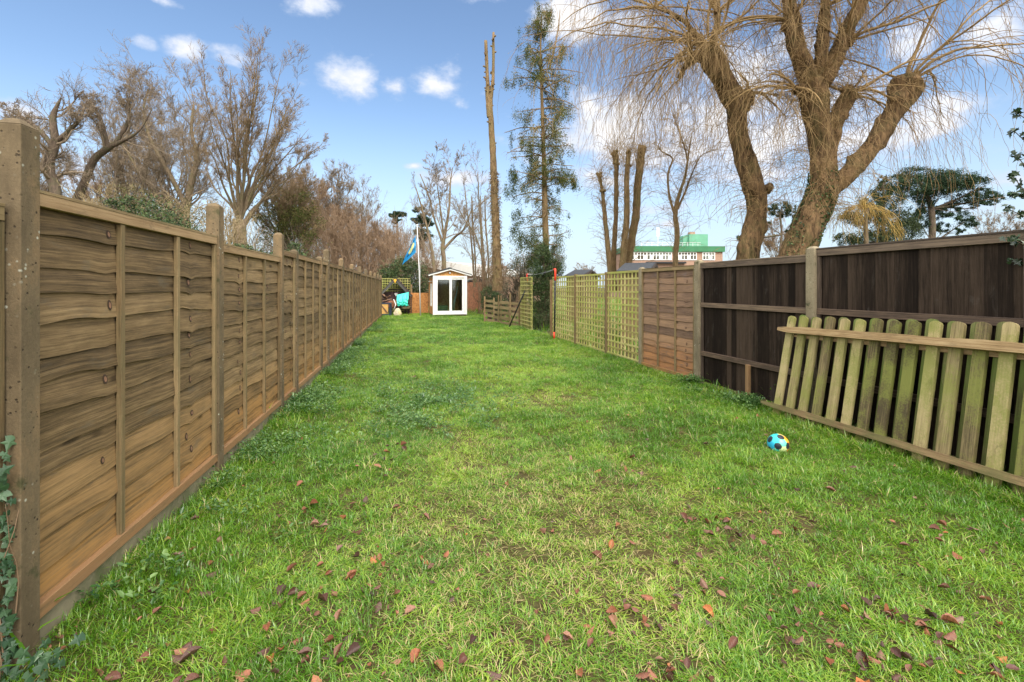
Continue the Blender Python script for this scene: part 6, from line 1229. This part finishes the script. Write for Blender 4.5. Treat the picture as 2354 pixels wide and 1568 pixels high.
sc_ = rg.uniform(.7, 1.25, len(x)); wo = scatter_obj('weeds', m_weed, weed_protos(rg, 6, 16, .07, .028), np.stack([x, y, hgt(x, y)+.015], 1), np.stack([0*x, 0*x, rg.uniform(0, 6.28, len(x))], 1), np.stack([sc_, sc_, sc_*rg.uniform(.8, 1.9, len(x))], 1), rg.integers(0, 6, len(x)), {'tint': rg.uniform(.2, .9, len(x)), 'dry': np.zeros(len(x))}); tag(wo, 'broad leaved weeds along the fence feet', 'weeds', None, 'stuff')
# ---------------------------------------------------------------- fallen leaves
def leaf_mesh(seed, kind):
    rg = np.random.default_rng(seed); nu, nv = 9, 5; V, Q = [], []; curl = rg.uniform(.2, 1.7); bend = rg.uniform(-.9, 1.5); tw = rg.uniform(-.6, .6)
    for i in range(nu):
        t = i/(nu-1); w = (math.sin(math.pi*t**.85)**.75)*(.30+.04*math.sin(t*24+seed)) if kind else (math.sin(math.pi*t)**.8)*.24
        w = max(w, .008)
        for j in range(nv):
            q = (j-2)/2.; x = t-.5; y = q*w; z = abs(q)**1.5*w*curl+.12*bend*(x*x*2)+tw*x*y+.02*math.sin(t*14+j*2+seed); V.append((x, y, z))
    for i in range(nu-1):
        for j in range(nv-1): a = i*nv+j; Q.append((a, a+nv, a+nv+1, a+1))
    s = len(V)   # stalk
    for t in (0, .2): 
        for d in ((0, .012), (0, -.012), (.012, 0)): V.append((-.5-t, d[0], d[1]+t*.15))
    for j in range(3): Q.append((s+j, s+(j+1) % 3, s+3+(j+1) % 3, s+3+j))
    return np.array(V), np.array(Q)
def dead_mat(name, src):
    m, t, b = newmat(name)
    if src == 'obj': oi = t.nodes.new('ShaderNodeObjectInfo'); rn = oi.outputs['Random']
    else: rn = attr(t, 'rnd')
    tc = t.nodes.new('ShaderNodeTexCoord'); n = noise(t, tc.outputs['Object'], 9 if src == 'obj' else 60, 5, .7)
    c = ramp(t, rn, [(0, (.055, .028, .024)), (.25, (.11, .045, .034)), (.5, (.19, .07, .04)), (.72, (.30, .10, .04)), (.88, (.22, .13, .10)), (1, (.44, .15, .035))])
    c = mix(t, mr(t, n, .35, .7, .0, .55), c, (.07, .035, .025)); L_(t, c, b.inputs['Base Color']); b.inputs['Roughness'].default_value = .38; b.inputs['Specular IOR Level'].default_value = .5
    bump(t, b, n, .01, .5); return m
m_dead, m_dead2 = dead_mat('fallen_leaf', 'obj'), dead_mat('fallen_leaf_scatter', 'attr')
LM = []
for k in range(8):
    V, Q = leaf_mesh(k, k % 3 != 2); me = bpy.data.meshes.new('fallen_leaf'); me.from_pydata([tuple(v) for v in V], [], [tuple(map(int, q)) for q in Q]); me.materials.append(m_dead); me.polygons.foreach_set('use_smooth', [True]*len(Q)); LM.append((me, V, Q))
rg = np.random.default_rng(77)
clus = [(1690, 1215, .16, 16), (2140, 1430, .18, 9), (2180, 1490, .12, 5), (700, 1195, .12, 5), (815, 1300, .12, 6), (420, 1510, .14, 9), (360, 1290, .1, 3), (930, 1045, .12, 6), (1610, 1400, .15, 5), (1540, 1545, .10, 6), (780, 1530, .08, 3), (870, 1075, .1, 4), (1440, 1080, .15, 6), (2040, 1530, .12, 4), (1950, 1410, .15, 4), (1000, 1320, .12, 3), (700, 1370, .12, 6), (620, 1545, .1, 4)]
L_pts = [(2137, 1420, .085), (2180, 1470, .085), (2060, 1515, .07), (1370, 1282, .085), (907, 1387, .075), (780, 1440, .07), (1540, 1545, .09), (780, 1530, .07), (520, 1205, .075), (1685, 1490, .085), (2045, 1425, .06), (1900, 1530, .08), (1940, 1410, .07), (355, 1295, .07), (1480, 1425, .06), (880, 1310, .055), (1835, 1475, .07), (990, 1322, .055), (1545, 1350, .055), (440, 1530, .10), (505, 1258, .06), (1060, 1555, .07), (955, 1540, .08), (620, 1550, .08), (700, 1190, .07)]
def g_of(px, py): z = F*CH/(py-HY); return (px-CX)/F*z, z
LV = [(*g_of(a, b_), s*.82) for a, b_, s in L_pts]
for (a, b_, r_, n) in clus:
    x0, y0 = g_of(a, b_); LV += [(x0+rg.normal(0, r_), y0+rg.normal(0, r_), rg.uniform(.04, .075)) for _ in range(n)]
while len(LV) < 500:
    px, py = rg.uniform(-60, 2420), 800+rg.random()**.8*800; x0, y0 = g_of(px, py); dens = np.interp(y0, [1.8, 4, 6, 9, 14], [1, .8, .45, .2, .03]); dens *= .35+.9*vnoise(np.array([x0]), np.array([y0]), .35, 31)[0]*1.3-.25
    if LX(y0)+.03 < x0 < RX(y0)-.05 and rg.random() < dens*.6: LV.append((x0, y0, (.018+.05*rg.random()**1.6)))
LV.sort(key=lambda q: -q[2]/q[1]); SV, SQ, SR, nn_ = [], [], [], 0
for i, (x0, y0, s) in enumerate(LV):
    me, V, Q = LM[rg.integers(0, 8)]; wv = float(worn(np.array([x0]), np.array([y0]))[0]); loc = (x0, y0, float(hgt(x0, y0))+.008+.010*(1-wv)+rg.uniform(0, .016)); eu = (rg.normal(0, .35), rg.normal(0, .35), rg.uniform(0, 6.28)); flip = math.pi if rg.random() < .35 else 0
    M4 = Matrix.Translation(loc) @ Matrix.Rotation(eu[2], 4, 'Z') @ Matrix.Rotation(eu[0]+flip, 4, 'X') @ Matrix.Rotation(eu[1], 4, 'Y') @ Matrix.Scale(s, 4)
    if i < 290:
        o = bpy.data.objects.new('fallen_leaf', me); COL.objects.link(o); o.matrix_world = M4; tag(o, 'curled brown fallen leaf lying on the grass', 'leaf', 'fallen leaves on the lawn')
    else:
        A_ = np.array(M4); VV = V@A_[:3, :3].T+A_[:3, 3]; SV.append(VV); SQ.append(Q+nn_); nn_ += len(V); SR.append(np.full(len(Q), rg.random()))
ll = fastmesh('leaf_litter', np.concatenate(SV), np.concatenate(SQ), m_dead2, rnd=np.concatenate(SR)); tag(ll, 'small brown leaves scattered over the farther lawn', 'leaves', None, 'stuff')
